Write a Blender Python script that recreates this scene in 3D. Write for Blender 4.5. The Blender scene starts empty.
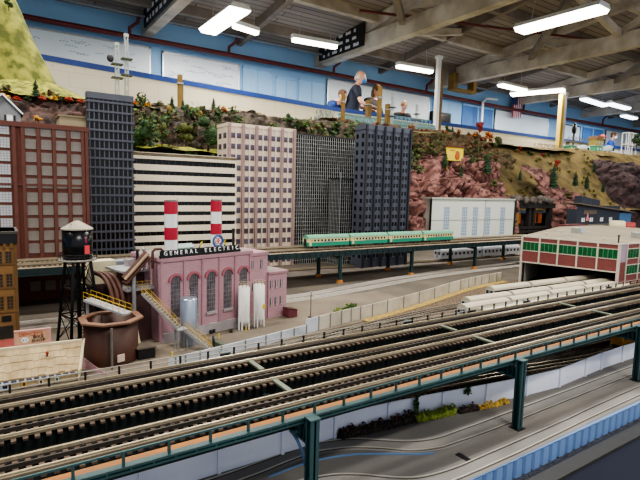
import bpy, math, random
from mathutils import Vector, Matrix, noise
random.seed(7)
SC = bpy.context.scene
COL = SC.collection
PI = math.pi
G = 1.10                                   # height of the layout table top

# ------------------------------------------------------------------ camera
F = 490.0
p_, r_, y_ = math.radians(-6), math.radians(1.5), math.radians(33.5)
CAM = Vector((0, 0, 1.5))
FW = Vector((math.sin(y_)*math.cos(p_), math.cos(y_)*math.cos(p_), math.sin(p_)))
R0 = Vector((math.cos(y_), -math.sin(y_), 0)); U0 = R0.cross(FW)
RT = R0*math.cos(r_) + U0*math.sin(r_); UP = U0*math.cos(r_) - R0*math.sin(r_)
cd = bpy.data.cameras.new('camera'); cam = bpy.data.objects.new('camera', cd); COL.objects.link(cam)
cd.sensor_width = 36; cd.lens = 36*F/640; cd.clip_start = 0.02; cd.clip_end = 200
cam.matrix_world = Matrix(((RT.x, UP.x, -FW.x, 0), (RT.y, UP.y, -FW.y, 0), (RT.z, UP.z, -FW.z, CAM.z), (0, 0, 0, 1)))
SC.camera = cam
def ray(x, y): return FW + RT*((x-320)/F) + UP*((240-y)/F)
def pz(x, y, z):                            # where a sight line meets a level
    d = ray(x, y); return CAM + d*((z-CAM.z)/d.z)
def pY(x, y, Y):                            # where a sight line meets a plane parallel to the long wall
    d = ray(x, y); return CAM + d*(Y/d.y)

W = bpy.data.worlds.new('world'); SC.world = W; W.use_nodes = True
W.node_tree.nodes['Background'].inputs['Color'].default_value = (.93, .96, 1, 1); W.node_tree.nodes['Background'].inputs['Strength'].default_value = .7
SC.view_settings.view_transform = 'AgX'; SC.view_settings.look = 'AgX - Medium High Contrast'; SC.view_settings.exposure = .18

# ------------------------------------------------------------------ materials
def lin(h):
    h = h.lstrip('#'); c = [int(h[i:i+2], 16)/255 for i in (0, 2, 4)]
    return tuple((v/12.92 if v <= .04045 else ((v+.055)/1.055)**2.4) for v in c) + (1,)
MATS = {}
def M(name, h, rough=.6, metal=0, var=.18, scale=30, h2=None, bump=0, emit=0, alpha=1, mix=(.35, .65), detail=4):
    if name in MATS: return MATS[name]
    m = bpy.data.materials.new(name); m.use_nodes = True
    nt = m.node_tree; b = nt.nodes['Principled BSDF']; MATS[name] = m
    c = lin(h)
    b.inputs['Roughness'].default_value = rough; b.inputs['Metallic'].default_value = metal
    if emit:
        b.inputs['Emission Color'].default_value = c; b.inputs['Emission Strength'].default_value = emit
    if alpha < 1: b.inputs['Alpha'].default_value = alpha
    c2 = lin(h2) if h2 else tuple(v*(1-var) for v in c[:3]) + (1,)
    tc = nt.nodes.new('ShaderNodeTexCoord'); n = nt.nodes.new('ShaderNodeTexNoise')
    n.inputs['Scale'].default_value = scale; n.inputs['Detail'].default_value = detail
    nt.links.new(tc.outputs['Object'], n.inputs['Vector'])
    rp = nt.nodes.new('ShaderNodeValToRGB')
    rp.color_ramp.elements[0].position = mix[0]; rp.color_ramp.elements[1].position = mix[1]
    rp.color_ramp.elements[0].color = c2; rp.color_ramp.elements[1].color = c
    nt.links.new(n.outputs['Fac'], rp.inputs['Fac']); nt.links.new(rp.outputs['Color'], b.inputs['Base Color'])
    if bump:
        bp = nt.nodes.new('ShaderNodeBump'); bp.inputs['Strength'].default_value = bump; bp.inputs['Distance'].default_value = .01
        nt.links.new(n.outputs['Fac'], bp.inputs['Height']); nt.links.new(bp.outputs['Normal'], b.inputs['Normal'])
    return m
def rockmat(name, h, h2, hc, scale=9, crack=.10):
    m = bpy.data.materials.new(name); m.use_nodes = True; nt = m.node_tree; b = nt.nodes['Principled BSDF']; MATS[name] = m
    b.inputs['Roughness'].default_value = .9
    tc = nt.nodes.new('ShaderNodeTexCoord')
    n = nt.nodes.new('ShaderNodeTexNoise'); n.inputs['Scale'].default_value = scale*2.2; n.inputs['Detail'].default_value = 6
    nt.links.new(tc.outputs['Object'], n.inputs['Vector'])
    rp = nt.nodes.new('ShaderNodeValToRGB'); rp.color_ramp.elements[0].position = .36; rp.color_ramp.elements[1].position = .64
    rp.color_ramp.elements[0].color = lin(h2); rp.color_ramp.elements[1].color = lin(h)
    nt.links.new(n.outputs['Fac'], rp.inputs['Fac'])
    v = nt.nodes.new('ShaderNodeTexVoronoi'); v.feature = 'DISTANCE_TO_EDGE'; v.inputs['Scale'].default_value = scale
    wn = nt.nodes.new('ShaderNodeTexNoise'); wn.inputs['Scale'].default_value = scale*.8; wn.inputs['Detail'].default_value = 5
    nt.links.new(tc.outputs['Object'], wn.inputs['Vector'])
    wm_ = nt.nodes.new('ShaderNodeMix'); wm_.data_type = 'VECTOR'; wm_.inputs['Factor'].default_value = .22
    nt.links.new(tc.outputs['Object'], wm_.inputs['A']); nt.links.new(wn.outputs['Color'], wm_.inputs['B']); nt.links.new(wm_.outputs['Result'], v.inputs['Vector'])
    r2 = nt.nodes.new('ShaderNodeValToRGB'); r2.color_ramp.elements[0].position = 0; r2.color_ramp.elements[1].position = crack
    r2.color_ramp.elements[0].color = (0, 0, 0, 1); r2.color_ramp.elements[1].color = (1, 1, 1, 1)
    nt.links.new(v.outputs['Distance'], r2.inputs['Fac'])
    mx = nt.nodes.new('ShaderNodeMix'); mx.data_type = 'RGBA'; mx.inputs['A'].default_value = lin(hc)
    nt.links.new(r2.outputs['Color'], mx.inputs['Factor']); nt.links.new(rp.outputs['Color'], mx.inputs['B'])
    nt.links.new(mx.outputs['Result'], b.inputs['Base Color'])
    bp = nt.nodes.new('ShaderNodeBump'); bp.inputs['Strength'].default_value = .6; bp.inputs['Distance'].default_value = .02
    nt.links.new(n.outputs['Fac'], bp.inputs['Height']); nt.links.new(bp.outputs['Normal'], b.inputs['Normal'])
    return m
def tilemat(name, h, hm, w, hgt, mort=.02, rough=.8, var=.15, vert=True, offset=.5):
    """brick / board pattern on X-Z faces (object coordinates)"""
    m = bpy.data.materials.new(name); m.use_nodes = True; nt = m.node_tree; b = nt.nodes['Principled BSDF']; MATS[name] = m
    b.inputs['Roughness'].default_value = rough
    tc = nt.nodes.new('ShaderNodeTexCoord'); sp = nt.nodes.new('ShaderNodeSeparateXYZ'); cb = nt.nodes.new('ShaderNodeCombineXYZ')
    nt.links.new(tc.outputs['Object'], sp.inputs[0])
    ad = nt.nodes.new('ShaderNodeMath'); ad.operation = 'ADD'
    nt.links.new(sp.outputs['X'], ad.inputs[0])
    if vert: nt.links.new(sp.outputs['Y'], ad.inputs[1])
    else: ad.inputs[1].default_value = 0
    nt.links.new(ad.outputs[0], cb.inputs['X']); nt.links.new(sp.outputs['Z' if vert else 'Y'], cb.inputs['Y'])
    br = nt.nodes.new('ShaderNodeTexBrick'); br.offset = offset
    c = lin(h); br.inputs['Color1'].default_value = c
    br.inputs['Color2'].default_value = tuple(v*(1-var) for v in c[:3])+(1,); br.inputs['Mortar'].default_value = lin(hm)
    br.inputs['Scale'].default_value = 1; br.inputs['Brick Width'].default_value = w; br.inputs['Row Height'].default_value = hgt
    br.inputs['Mortar Size'].default_value = mort*hgt
    nt.links.new(cb.outputs[0], br.inputs['Vector']); nt.links.new(br.outputs['Color'], b.inputs['Base Color'])
    return m

# ------------------------------------------------------------------ mesh builder
class MB:
    def __init__(s): s.v = []; s.f = []; s.fm = []; s.fs = []; s.mats = []
    def mi(s, m):
        if m not in s.mats: s.mats.append(m)
        return s.mats.index(m)
    def add(s, vs, fs, m, smooth=False):
        o = len(s.v); s.v += [tuple(v) for v in vs]; k = s.mi(m)
        for f in fs: s.f.append(tuple(i+o for i in f)); s.fm.append(k); s.fs.append(smooth)
        return s
    def box(s, x0, x1, y0, y1, z0, z1, m):
        vs = [(x, y, z) for z in (z0, z1) for y in (y0, y1) for x in (x0, x1)]
        return s.add(vs, [(0, 2, 3, 1), (4, 5, 7, 6), (0, 1, 5, 4), (2, 6, 7, 3), (0, 4, 6, 2), (1, 3, 7, 5)], m)
    def cbox(s, c, d, m): return s.box(c[0]-d[0]/2, c[0]+d[0]/2, c[1]-d[1]/2, c[1]+d[1]/2, c[2]-d[2]/2, c[2]+d[2]/2, m)
    def beam(s, a, b, w, h, m, up=(0, 0, 1)):
        a, b = Vector(a), Vector(b); d = (b-a).normalized(); u = Vector(up)
        if abs(d.dot(u)) > .98: u = Vector((0, 1, 0)) if abs(d.y) < .9 else Vector((1, 0, 0))
        r = d.cross(u).normalized(); u = r.cross(d)
        vs = [p + r*(i*w/2) + u*(j*h/2) for p in (a, b) for i, j in ((-1, -1), (1, -1), (1, 1), (-1, 1))]
        return s.add(vs, [(0, 3, 2, 1), (4, 5, 6, 7), (0, 1, 5, 4), (1, 2, 6, 5), (2, 3, 7, 6), (3, 0, 4, 7)], m)
    def tube(s, pts, r, m, n=8, caps=True, smooth=True):
        pts = [Vector(p) for p in pts]; rr = r if isinstance(r, (list, tuple)) else [r]*len(pts)
        rings = []; prev = None
        for i, p in enumerate(pts):
            d = (pts[min(i+1, len(pts)-1)] - pts[max(i-1, 0)]).normalized()
            if prev is None: prev = d.orthogonal().normalized()
            u = prev - d*prev.dot(d)
            u = u.normalized() if u.length > 1e-6 else d.orthogonal().normalized()
            prev = u; w = d.cross(u)
            rings.append([p + (u*math.cos(2*PI*k/n) + w*math.sin(2*PI*k/n))*rr[i] for k in range(n)])
        vs = [v for ring in rings for v in ring]; fs = []
        for i in range(len(pts)-1):
            for k in range(n): fs.append((i*n+k, i*n+(k+1) % n, (i+1)*n+(k+1) % n, (i+1)*n+k))
        s.add(vs, fs, m, smooth)
        if caps: s.add(rings[0], [tuple(range(n-1, -1, -1))], m); s.add(rings[-1], [tuple(range(n))], m)
        return s
    def cyl(s, a, b, r, m, n=16, r2=None): return s.tube([a, b], [r, r if r2 is None else r2], m, n)
    def lathe(s, prof, c, m, n=24, smooth=True, rot=0):
        vs = [(c[0]+r*math.cos(rot+2*PI*k/n), c[1]+r*math.sin(rot+2*PI*k/n), c[2]+z) for r, z in prof for k in range(n)]
        fs = [(i*n+k, i*n+(k+1) % n, (i+1)*n+(k+1) % n, (i+1)*n+k) for i in range(len(prof)-1) for k in range(n)]
        return s.add(vs, fs, m, smooth)
    def prism(s, poly, fn, m):
        """poly of (a,b); fn(a,b,t) with t=0/1 gives the two ends"""
        n = len(poly); vs = [fn(a, b, t) for t in (0, 1) for a, b in poly]
        return s.add(vs, [tuple(range(n-1, -1, -1)), tuple(range(n, 2*n))] + [(i, (i+1) % n, n+(i+1) % n, n+i) for i in range(n)], m)
    def blob(s, c, r, m, seed=0, amt=.25, nu=12, nv=8, fr=2.0):
        vs = []; 
        for j in range(nv+1):
            th = PI*j/nv
            for i in range(nu):
                ph = 2*PI*i/nu; d = Vector((math.sin(th)*math.cos(ph), math.sin(th)*math.sin(ph), math.cos(th)))
                k = 1 + amt*noise.noise(d*fr + Vector((seed*7.3, seed*3.1, seed)))
                vs.append((c[0]+d.x*r[0]*k, c[1]+d.y*r[1]*k, c[2]+d.z*r[2]*k))
        fs = [(j*nu+i, (j+1)*nu+i, (j+1)*nu+(i+1) % nu, j*nu+(i+1) % nu) for j in range(nv) for i in range(nu)]
        return s.add(vs, fs, m, True)
    def leaves(s, c, r, n, size, ms, seed=0, shell=.55):
        g = random.Random(seed)
        for k in range(n):
            d = Vector((g.gauss(0, 1), g.gauss(0, 1), g.gauss(0, 1))).normalized()*(shell + (1-shell)*g.random())
            p = Vector((c[0]+d.x*r[0], c[1]+d.y*r[1], c[2]+d.z*r[2]))
            a = Vector((g.gauss(0, 1), g.gauss(0, 1), g.gauss(0, 1))).normalized()*size*g.uniform(.6, 1.3); b = a.orthogonal()
            b = b.normalized()*size*g.uniform(.5, 1.1)
            s.add([p-a-b*.4, p+a-b*.5, p+a*.8+b, p-a*.7+b*.8], [(0, 1, 2, 3)], ms[g.randrange(len(ms))])
        return s
    def mesh(s, name):
        me = bpy.data.meshes.new(name); me.from_pydata(s.v, [], s.f)
        for m in s.mats: me.materials.append(m)
        me.polygons.foreach_set('material_index', s.fm); me.polygons.foreach_set('use_smooth', s.fs); me.update()
        return me
    def build(s, name, parent=None, loc=None, rotz=0):
        return put(name, s.mesh(name), parent, loc, rotz)
def put(name, me, parent=None, loc=None, rotz=0):
    o = bpy.data.objects.new(name, me); COL.objects.link(o)
    if parent: o.parent = parent
    if loc is not None: o.location = loc
    if rotz: o.rotation_euler.z = rotz
    return o
def tag(o, label, cat, group=None, kind=None):
    if label: o['label'] = label
    if cat: o['category'] = cat
    if group: o['group'] = group
    if kind: o['kind'] = kind
    return o
def struct(o): o['kind'] = 'structure'; return o
def empty(name, loc, label, cat, group=None, rotz=0):
    o = bpy.data.objects.new(name, None); COL.objects.link(o); o.location = loc; o.rotation_euler.z = rotz
    o.empty_display_size = .02
    return tag(o, label, cat, group)
def copy_tree(o, parent=None):
    c = o.copy(); COL.objects.link(c)
    if parent: c.parent = parent
    for ch in list(o.children): copy_tree(ch, c)
    return c
def dup(root, loc, label, rotz=None, group=None, scale=None):
    c = copy_tree(root); c.location = loc; c['label'] = label
    if rotz is not None: c.rotation_euler.z = rotz
    if group: c['group'] = group
    if scale: c.scale = (scale,)*3 if not isinstance(scale, tuple) else scale
    return c
def parts(root, name, me, spots, limit=100):
    """one object per repeat up to the limit; the rest in one stuff part"""
    out = []
    for (x, y, z, rz) in spots[:limit]: out.append(put(name, me, root, (x, y, z), rz))
    rest = spots[limit:]
    if rest:
        vs, fs, fm = [], [], []
        for (x, y, z, rz) in rest:
            o = len(vs); c, s_ = math.cos(rz), math.sin(rz)
            vs += [(x+v.co.x*c-v.co.y*s_, y+v.co.x*s_+v.co.y*c, z+v.co.z) for v in me.vertices]
            for p in me.polygons: fs.append(tuple(i+o for i in p.vertices)); fm.append(p.material_index)
        m2 = bpy.data.meshes.new(name); m2.from_pydata(vs, [], fs)
        for m in me.materials: m2.materials.append(m)
        m2.polygons.foreach_set('material_index', fm); m2.update()
        put(name, m2, root)['kind'] = 'stuff'
    return out
def text(name, body, size, mat, parent, loc, rot=(PI/2, 0, 0), depth=.0006, align='CENTER', sx=1):
    cu = bpy.data.curves.new(name, 'FONT'); cu.body = body; cu.size = size; cu.extrude = depth; cu.align_x = align; cu.align_y = 'CENTER'
    cu.resolution_u = 2
    t = bpy.data.objects.new(name, cu); COL.objects.link(t)
    bpy.context.view_layer.update()
    me = bpy.data.meshes.new_from_object(t.evaluated_get(bpy.context.evaluated_depsgraph_get()))
    bpy.data.objects.remove(t); me.name = name; me.materials.clear(); me.materials.append(mat)
    o = put(name, me, parent, loc); o.rotation_euler = rot; o.scale.x = sx
    return o
ORD = ['first', 'second', 'third', 'fourth', 'fifth', 'sixth', 'seventh', 'eighth', 'ninth', 'tenth', 'eleventh', 'twelfth', 'thirteenth', 'fourteenth', 'fifteenth', 'sixteenth', 'seventeenth', 'eighteenth']

# ================================================================== THE ROOM
WY = 9.5
m_wallblue = M('wall_blue', '93c0ea', .7, var=.10, scale=1.5)
m_cream = tilemat('cream_block', 'f3ecd9', 'ebe3cf', .4, .2, .05, .7, .02)
m_blue = M('stripe_blue', '24489c', .5, var=.15, scale=4)
m_ceil = tilemat('roof_boards', 'a3978e', '5c5450', 3.0, .14, .08, .9, .3, vert=False)
m_beam = M('painted_timber', 'd3cabd', .8, scale=2.5, h2='a89c8d')
m_beamd = M('dark_timber', '8d8278', .85, var=.3, scale=3)
m_floor = M('concrete', '6d6a66', .7, var=.2, scale=2)
m_white = M('white_enamel', 'eef0f2', .4, var=.05)
m_board = M('whiteboard', 'dfe9f2', .35, var=.06, scale=2)
m_ink = M('faded_ink', '9db3c4', .8)
m_red = M('red_pipe', '6f2a2c', .45, var=.3, scale=8)
m_dark = M('black_metal', '17181b', .5, var=.3)
m_lamp = M('lamp_diffuser', 'fff6e6', .5, emit=9)
m_lampc = M('cool_lamp_diffuser', 'eaf4ff', .5, emit=5)
m_galv = M('galvanised', 'b9bcc0', .35, .6, var=.2)

struct(MB().box(-5, 42, -3, WY, -.1, 0, m_floor).build('floor'))
struct(MB().box(-5, 42, WY, WY+.2, 0, 4.5, m_wallblue).build('wall_back'))
struct(MB().box(-5.2, -5, -3, WY, 0, 5.9, m_wallblue).build('wall_left'))
struct(MB().box(42, 42.2, -3, WY, 0, 5.9, m_wallblue).build('wall_right'))
b = MB(); zr = lambda Y: 4.47 + (WY-Y)*.135
b.prism([(WY, zr(WY)), (1.0, zr(1.0)), (-3, zr(1.0)), (-3, zr(1)+.12), (1.0, zr(1)+.12), (WY, zr(WY)+.12)], lambda a, c, t: (-5+47*t, a, c), m_ceil)
struct(b.build('ceiling'))
# roof trusses and purlins
tn = 1
for X in (-1.3, 2.4, 6.1, 9.7, 13.3, 17, 20.7, 24.4, 28, 31.7):
    b = MB(); b.box(X-.09, X+.09, -3, WY, 4.17, 4.46, m_beam)
    b.beam((X, WY, zr(WY)-.12), (X, 1, zr(1)-.12), .14, .2, m_beam)
    for ya, yb in ((8.6, 7.0), (5.2, 6.6), (5.0, 3.4), (1.8, 3.0)):
        b.beam((X, ya, 4.4), (X, yb, zr(yb)-.15), .1, .12, m_beam)
    struct(b.build('trim_%d' % tn)); tn += 1
for Y in (8.7, 7.4, 6.1, 4.8, 3.5, 2.2, .9):
    struct(MB().box(-5, 42, Y-.06, Y+.06, zr(Y)-.16, zr(Y)+.02, m_beam if Y in (7.4, 4.8, 2.2) else m_beamd).build('trim_%d' % tn)); tn += 1
for X in (4.2, 7.9, 11.5, 15.1, 18.8, 22.5):   # rafters and diagonal braces between the trusses
    b = MB(); b.beam((X, WY, zr(WY)-.08), (X, .5, zr(.5)-.1), .1, .16, m_beamd)
    b.beam((X-1.7, 7.4, 4.45), (X, 7.0, zr(7)-.12), .1, .12, m_beam); b.beam((X+1.7, 4.8, 4.45), (X, 4.9, zr(4.9)-.12), .1, .12, m_beam)
    b.beam((X-1.75, 3.4, 4.4), (X+1.75, 6.6, 4.4), .1, .12, m_beamd)
    struct(b.build('trim_%d' % tn)); tn += 1
# low parapet the visitors lean on, with its blue cap, and the raised walkway behind it
PY = 7.7
zp = 3.02
zq = lambda X: zp + max(0, 5.3-X)*.034
pp = [(-2, 1.6), (40, 1.6), (40, zp-.075), (5.3, zp-.075), (-2, zq(-2)-.075)]
struct(MB().prism(pp, lambda a, c, t: (a, PY+.12*t, c), m_cream).build('wall_parapet'))
struct(MB().prism([(-2, zq(-2)-.075), (5.3, zp-.075), (40, zp-.075), (40, zp), (5.3, zp), (-2, zq(-2))], lambda a, c, t: (a, PY-.015+.155*t, c), m_blue).build('trim_%d' % tn)); tn += 1
FZ = 1.97
struct(MB().box(-2, 40, PY+.12, WY, FZ-.15, FZ, m_floor).build('floor_raised'))
# painted wall panels, white boards
def board(x0, x1, z0, z1, label, ink, seed, cat='whiteboard', frame=m_galv):
    e = empty('whiteboard', ((x0+x1)/2, WY, z0), label, cat)
    w, h = x1-x0, z1-z0
    s = MB().box(-w/2, w/2, -.04, 0, 0, h, m_board)
    f = MB()
    for a in ((-w/2, w/2, -.05, -.002, 0, .03), (-w/2, w/2, -.05, -.002, h-.03, h), (-w/2, -w/2+.03, -.05, -.002, 0, h), (w/2-.03, w/2, -.05, -.002, 0, h)): f.box(*a, frame)
    f.build('frame', e)
    if ink:
        g = random.Random(seed)
        for k in range(ink):
            x = g.uniform(-w/2+.1, w/2-.3); z = g.uniform(.12, h-.1); n = g.randint(2, 5)
            for i in range(n): s.beam((x+i*.05, -.042, z+g.uniform(-.015, .015)), (x+i*.05+.035, -.042, z+g.uniform(-.02, .02)), .003, .012, m_ink)
    s.build('panel', e)
    return e
board(-.6, 2.45, 3.0, 3.98, 'large pale whiteboard at far left of back wall beside the grassy mountain', 70, 1)
board(2.66, 4.2, 3.0, 3.95, 'whiteboard with faint scribbles behind the two white light towers, right of the largest board', 60, 2)
board(6.35, 9.6, 3.0, 3.98, 'plain white panel on back wall behind the bald man', 0, 3)
board(12.3, 15.0, 2.9, 3.95, 'white panelled board on back wall right of the thin white conduit', 0, 4)
board(15.9, 16.9, 2.9, 3.85, 'small pale framed notice panel on the blue wall beside the hanging flag', 0, 5, frame=m_dark)
board(18.6, 23.5, 2.9, 3.9, 'long white panel on far right of back wall behind the masked visitor', 0, 6)
m_bluelt = M('pale_blue_panel', '9cc9f2', .6, var=.08, scale=3)
m_bluedk = M('deep_blue_panel', '4a79b8', .6, var=.15, scale=3)
for i, (x0, x1, z1, mm, lab) in enumerate(((4.28, 4.95, 3.9, m_bluelt, 'narrow pale blue painted window panel right of the scribbled whiteboard'),
        (5.05, 5.55, 3.8, m_bluelt, 'pale blue painted window panel in the middle of the back wall'),
        (5.62, 6.28, 3.85, m_bluelt, 'pale blue painted window panel just left of the white panel'),
        (9.75, 10.3, 3.9, m_bluelt, 'pale blue painted panel left of the white roof column'),
        (10.9, 12.2, 3.9, m_bluedk, 'deep blue double panel between white column and thin conduit'),
        (17.1, 18.4, 3.85, m_bluedk, 'deep blue panel right of the hanging flag'))):
    f = tag(MB().box(x0, x1, WY-.03, WY, 2.9, z1, mm).box(x0, x1, WY-.05, WY, z1, z1+.05, m_wallblue).box(x0+.48*(x1-x0), x0+.52*(x1-x0), WY-.04, WY-.02, 2.9, z1, m_wallblue).build('painted_window_panel'), lab, 'panel')
# sprinkler pipe
e = empty('sprinkler_pipe', (0, 9.3, 4.0), 'long dark red sprinkler pipe running along the blue back wall', 'pipe')
MB().tube([(-4, 0, .08), (6, 0, .05), (13, 0, -.02), (24, 0, 0), (41, 0, 0)], .045, m_red, 10).build('main_pipe', e)
for X, h in ((2.05, .10), (3.9, .10), (6.4, .10), (9.3, .10), (13.4, .10), (18, .10)):
    MB().tube([(X, 0, .02), (X, -.02, .2), (X+.12, -.06, .3), (X+.14, -.1, .3+h)], .03, m_red, 8).build('branch_pipe', e)
tag(MB().tube([(-4, 9.1, 4.42), (8, 9.15, 4.36), (24, 9.15, 4.3), (40, 9.1, 4.3)], .02, M('grey_pipe', '8b9199', .5), 8).build('conduit'), 'thin grey conduit running high along the back wall above the red pipe', 'pipe')
tag(MB().tube([(5.4, 7.1, 4.6), (9.9, 5.6, 4.6), (12.4, 5.0, 4.6)], .025, m_red, 8).build('sprinkler_branch'), 'thin dark red pipe slanting across the roof timbers', 'pipe')
# roof columns and posts
m_post = M('post_timber', '94763f', .8, var=.3, scale=10)
def column(x, y, Y, z0, z1, r, mat, name, label, cat):
    q = pY(x, y, Y)
    o = empty(name, (q.x, Y, z0), label, cat)
    MB().box(-r, r, -r, r, 0, z1-z0, mat).build('shaft', o)
    MB().box(-r*1.5, r*1.5, -r*1.5, r*1.5, z1-z0-.06, z1-z0, mat).build('cap', o)
    return o
o = column(437, 100, 7.2, 1.7, 4.2, .038, m_white, 'roof_column', 'tall white column rising to the roof behind the dark navy tower', 'column')
MB().box(.04, .10, -.05, .05, .3, 2.3, M('bark_strip', '8b7458', .9, var=.5, scale=20)).build('junction_strip', o)
o = column(563, 115, 7.2, 1.7, 4.05, .05, m_white, 'roof_column', 'white and yellow column under the right-hand ceiling light', 'column')
MB().box(-.16, -.055, -.05, .05, .0, 2.3, M('yellow_tape', 'd6b44c', .7, var=.3)).build('yellow_edge', o)
q = pY(483, 100, 9.2)
tag(MB().tube([(q.x+.6, 9.2, 4.15), (q.x+.15, 9.2, 4.12), (q.x, 9.2, 4.0), (q.x, 9.2, FZ)], .035, m_white, 8).build('white_conduit'), 'thin white bent conduit dropping down the back wall', 'pipe')
q = pY(439, 112, 9.4)
tag(MB().box(q.x-.25, q.x+.45, 9.38, 9.48, 2.95, 3.6, m_dark).box(q.x-.2, q.x+.4, 9.37, 9.385, 3.0, 3.55, M('screen_dark', '0b0d10', .2)).build('wall_screen'), 'black screen on the back wall behind the white roof column', 'screen')
e = empty('junction_shelf', tuple(pY(463, 90, 8.6)), 'small plywood shelf hanging from the roof above the back wall', 'shelf')
MB().box(-.45, .4, -.1, .1, -.06, .0, m_post).build('board', e)
for x in (-.38, .33): MB().box(x-.06, x+.06, -.1, .1, 0, .35 if x < 0 else .6, m_post).build('bracket', e)
# flag
q = pY(517, 107, 9.3); e = empty('hanging_flag', tuple(q), 'small red, white and blue striped flag hanging by the back wall', 'flag')
f = MB()
for k in range(9): f.box(-.2+k*.045, -.2+(k+1)*.045, -.01, .01, -.3, .3, M('flag_red', 'b5404e', .8) if k % 2 == 0 else M('flag_white', 'e6e0e2', .8))
f.build('stripes', e); MB().box(-.205, -.02, -.014, .014, .05, .305, M('flag_blue', '33457c', .8)).build('canton', e)
# signs on beams: dark plates with rows of small illegible white lettering
def plate(X, y0, y1, z0, z1, rows, label, seed):
    e = empty('beam_sign', (X, (y0+y1)/2, z0), label, 'sign'); L = (y1-y0)/2; h = z1-z0
    s = MB().box(-.03, 0, -L, L, 0, h, M('sign_black', '1d1a1b', .6)); g = random.Random(seed)
    for r in range(rows):
        z = h*(r+.5)/rows; y = L*.85 - g.uniform(0, .3*L)
        while y > -L*.8:
            w = g.uniform(.08, .22)
            for k in range(int(w/.035)):
                s.box(-.034, -.029, y-k*.035-.024, y-k*.035, z-h/rows*.25, z+h/rows*g.uniform(.1, .25), m_white)
            y -= w+.08
    s.build('plate', e)
plate(2.3, 7.55, 9.2, 4.22, 4.85, 4, 'dark sign with rows of white lettering on the leftmost roof beam', 3)
plate(6.0, 7.7, 9.25, 4.25, 4.66, 3, 'dark sign with small white lettering on the middle roof beam', 4)

# ceiling lights
def fixture(p1, p2, w, label, warm=True, power=55, drop=.35, vis=True):
    p1, p2 = Vector(p1), Vector(p2); c = (p1+p2)/2; d = p2-p1; L = d.length; a = math.atan2(d.y, d.x)
    e = empty('ceiling_light', c, label, 'light', 'fluorescent ceiling lights', a)
    MB().prism([(-w/2, 0), (-w/2*.7, .07), (w/2*.7, .07), (w/2, 0)], lambda u, v, t: (-L/2+L*t, u, v), m_white).build('housing', e)
    MB().prism([(-w/2, 0), (w/2, 0), (w/2*.72, -.055), (-w/2*.72, -.055)], lambda u, v, t: (-L/2+.02+(L-.04)*t, u, v), m_lamp if warm else m_lampc).build('diffuser', e)
    for s in (-1, 1): MB().tube([(s*L*.35, 0, .07), (s*L*.3, 0, .07+drop)], .006, m_galv, 5).build('hanger', e)
    ld = bpy.data.lights.new('lamp', 'AREA'); ld.shape = 'RECTANGLE'; ld.size = L*.95; ld.size_y = w*.9; ld.energy = power
    ld.color = (1, .95, .87) if warm else (.92, .97, 1)
    lo = bpy.data.objects.new('lamp', ld); COL.objects.link(lo); lo.parent = e; lo.location = (0, 0, -.07)
    return e
LZ = 4.08
def fx(a, b_, w, label, warm=True, **k): fixture(pz(*a, LZ), pz(*b_, LZ), w, label, warm, **k)
fx((208, 31), (241, 8), .34, 'wide wraparound ceiling light nearest the top left, above the whiteboards')
fx((233, 24), (258, 32), .11, 'narrow tube ceiling light partly behind the wide wraparound light')
fx((292, 38), (337, 46), .13, 'narrow tube ceiling light left of the middle beam sign')
fx((397, 65), (432, 71), .15, 'narrow tube ceiling light above and left of the tall white column')
fx((519, 30), (605, 7), .34, 'large long ceiling light at the top right, nearest the camera')
fx((511, 94), (565, 89), .30, 'long ceiling light ending at the white and yellow column')
fx((500, 84), (525, 90), .18, 'short tube ceiling light just above the column light on the right')
fx((583, 98), (605, 105), .2, 'bluish tube ceiling light, leftmost of three at far right', False)
fx((609, 103), (628, 108), .2, 'bluish tube ceiling light, middle of three at far right', False)
fx((623, 115), (635, 118), .2, 'bluish tube ceiling light, lowest of three at far right', False)
# unseen fixtures added as fill over the near layout and behind the camera
for i, (x, y) in enumerate(((-1.0, 1.2), (2.6, 1.4), (.8, 3.6), (-1.6, 4.2), (4.4, -.6), (.6, -1.6), (9.5, 2.0), (-2.2, 7.2))):
    fixture((x-.65, y, LZ), (x+.65, y, LZ), .3, 'added fill ceiling light over the near part of the layout, outside the picture', True, power=80)

# ================================================================== PEOPLE
skin = M('skin', 'd9a58a', .55, var=.08)
def skinned(name, chains, mat, parent, loc_off=(0, 0, 0), levels=1):
    """chains: list of lists of (pos, radius); a chain whose first point repeats an earlier point joins there"""
    vs, rr, es, idx = [], [], [], {}
    for ch in chains:
        prev = None
        for p, r in ch:
            k = tuple(round(v, 4) for v in p)
            if k not in idx: idx[k] = len(vs); vs.append(p); rr.append(r)
            if prev is not None and prev != idx[k]: es.append((prev, idx[k]))
            prev = idx[k]
    me = bpy.data.meshes.new(name); me.from_pydata(vs, es, [])
    o = bpy.data.objects.new(name, me); COL.objects.link(o)
    md = o.modifiers.new('skin', 'SKIN')
    for i, d in enumerate(me.skin_vertices[0].data): d.radius = (rr[i], rr[i]) if not isinstance(rr[i], tuple) else rr[i]; d.use_root = i == 0
    o.modifiers.new('sub', 'SUBSURF').levels = levels
    bpy.context.view_layer.update()
    me2 = bpy.data.meshes.new_from_object(o.evaluated_get(bpy.context.evaluated_depsgraph_get()))
    bpy.data.objects.remove(o); me2.name = name; me2.materials.clear(); me2.materials.append(mat)
    for p in me2.polygons: p.use_smooth = True
    return put(name, me2, parent)
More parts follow.
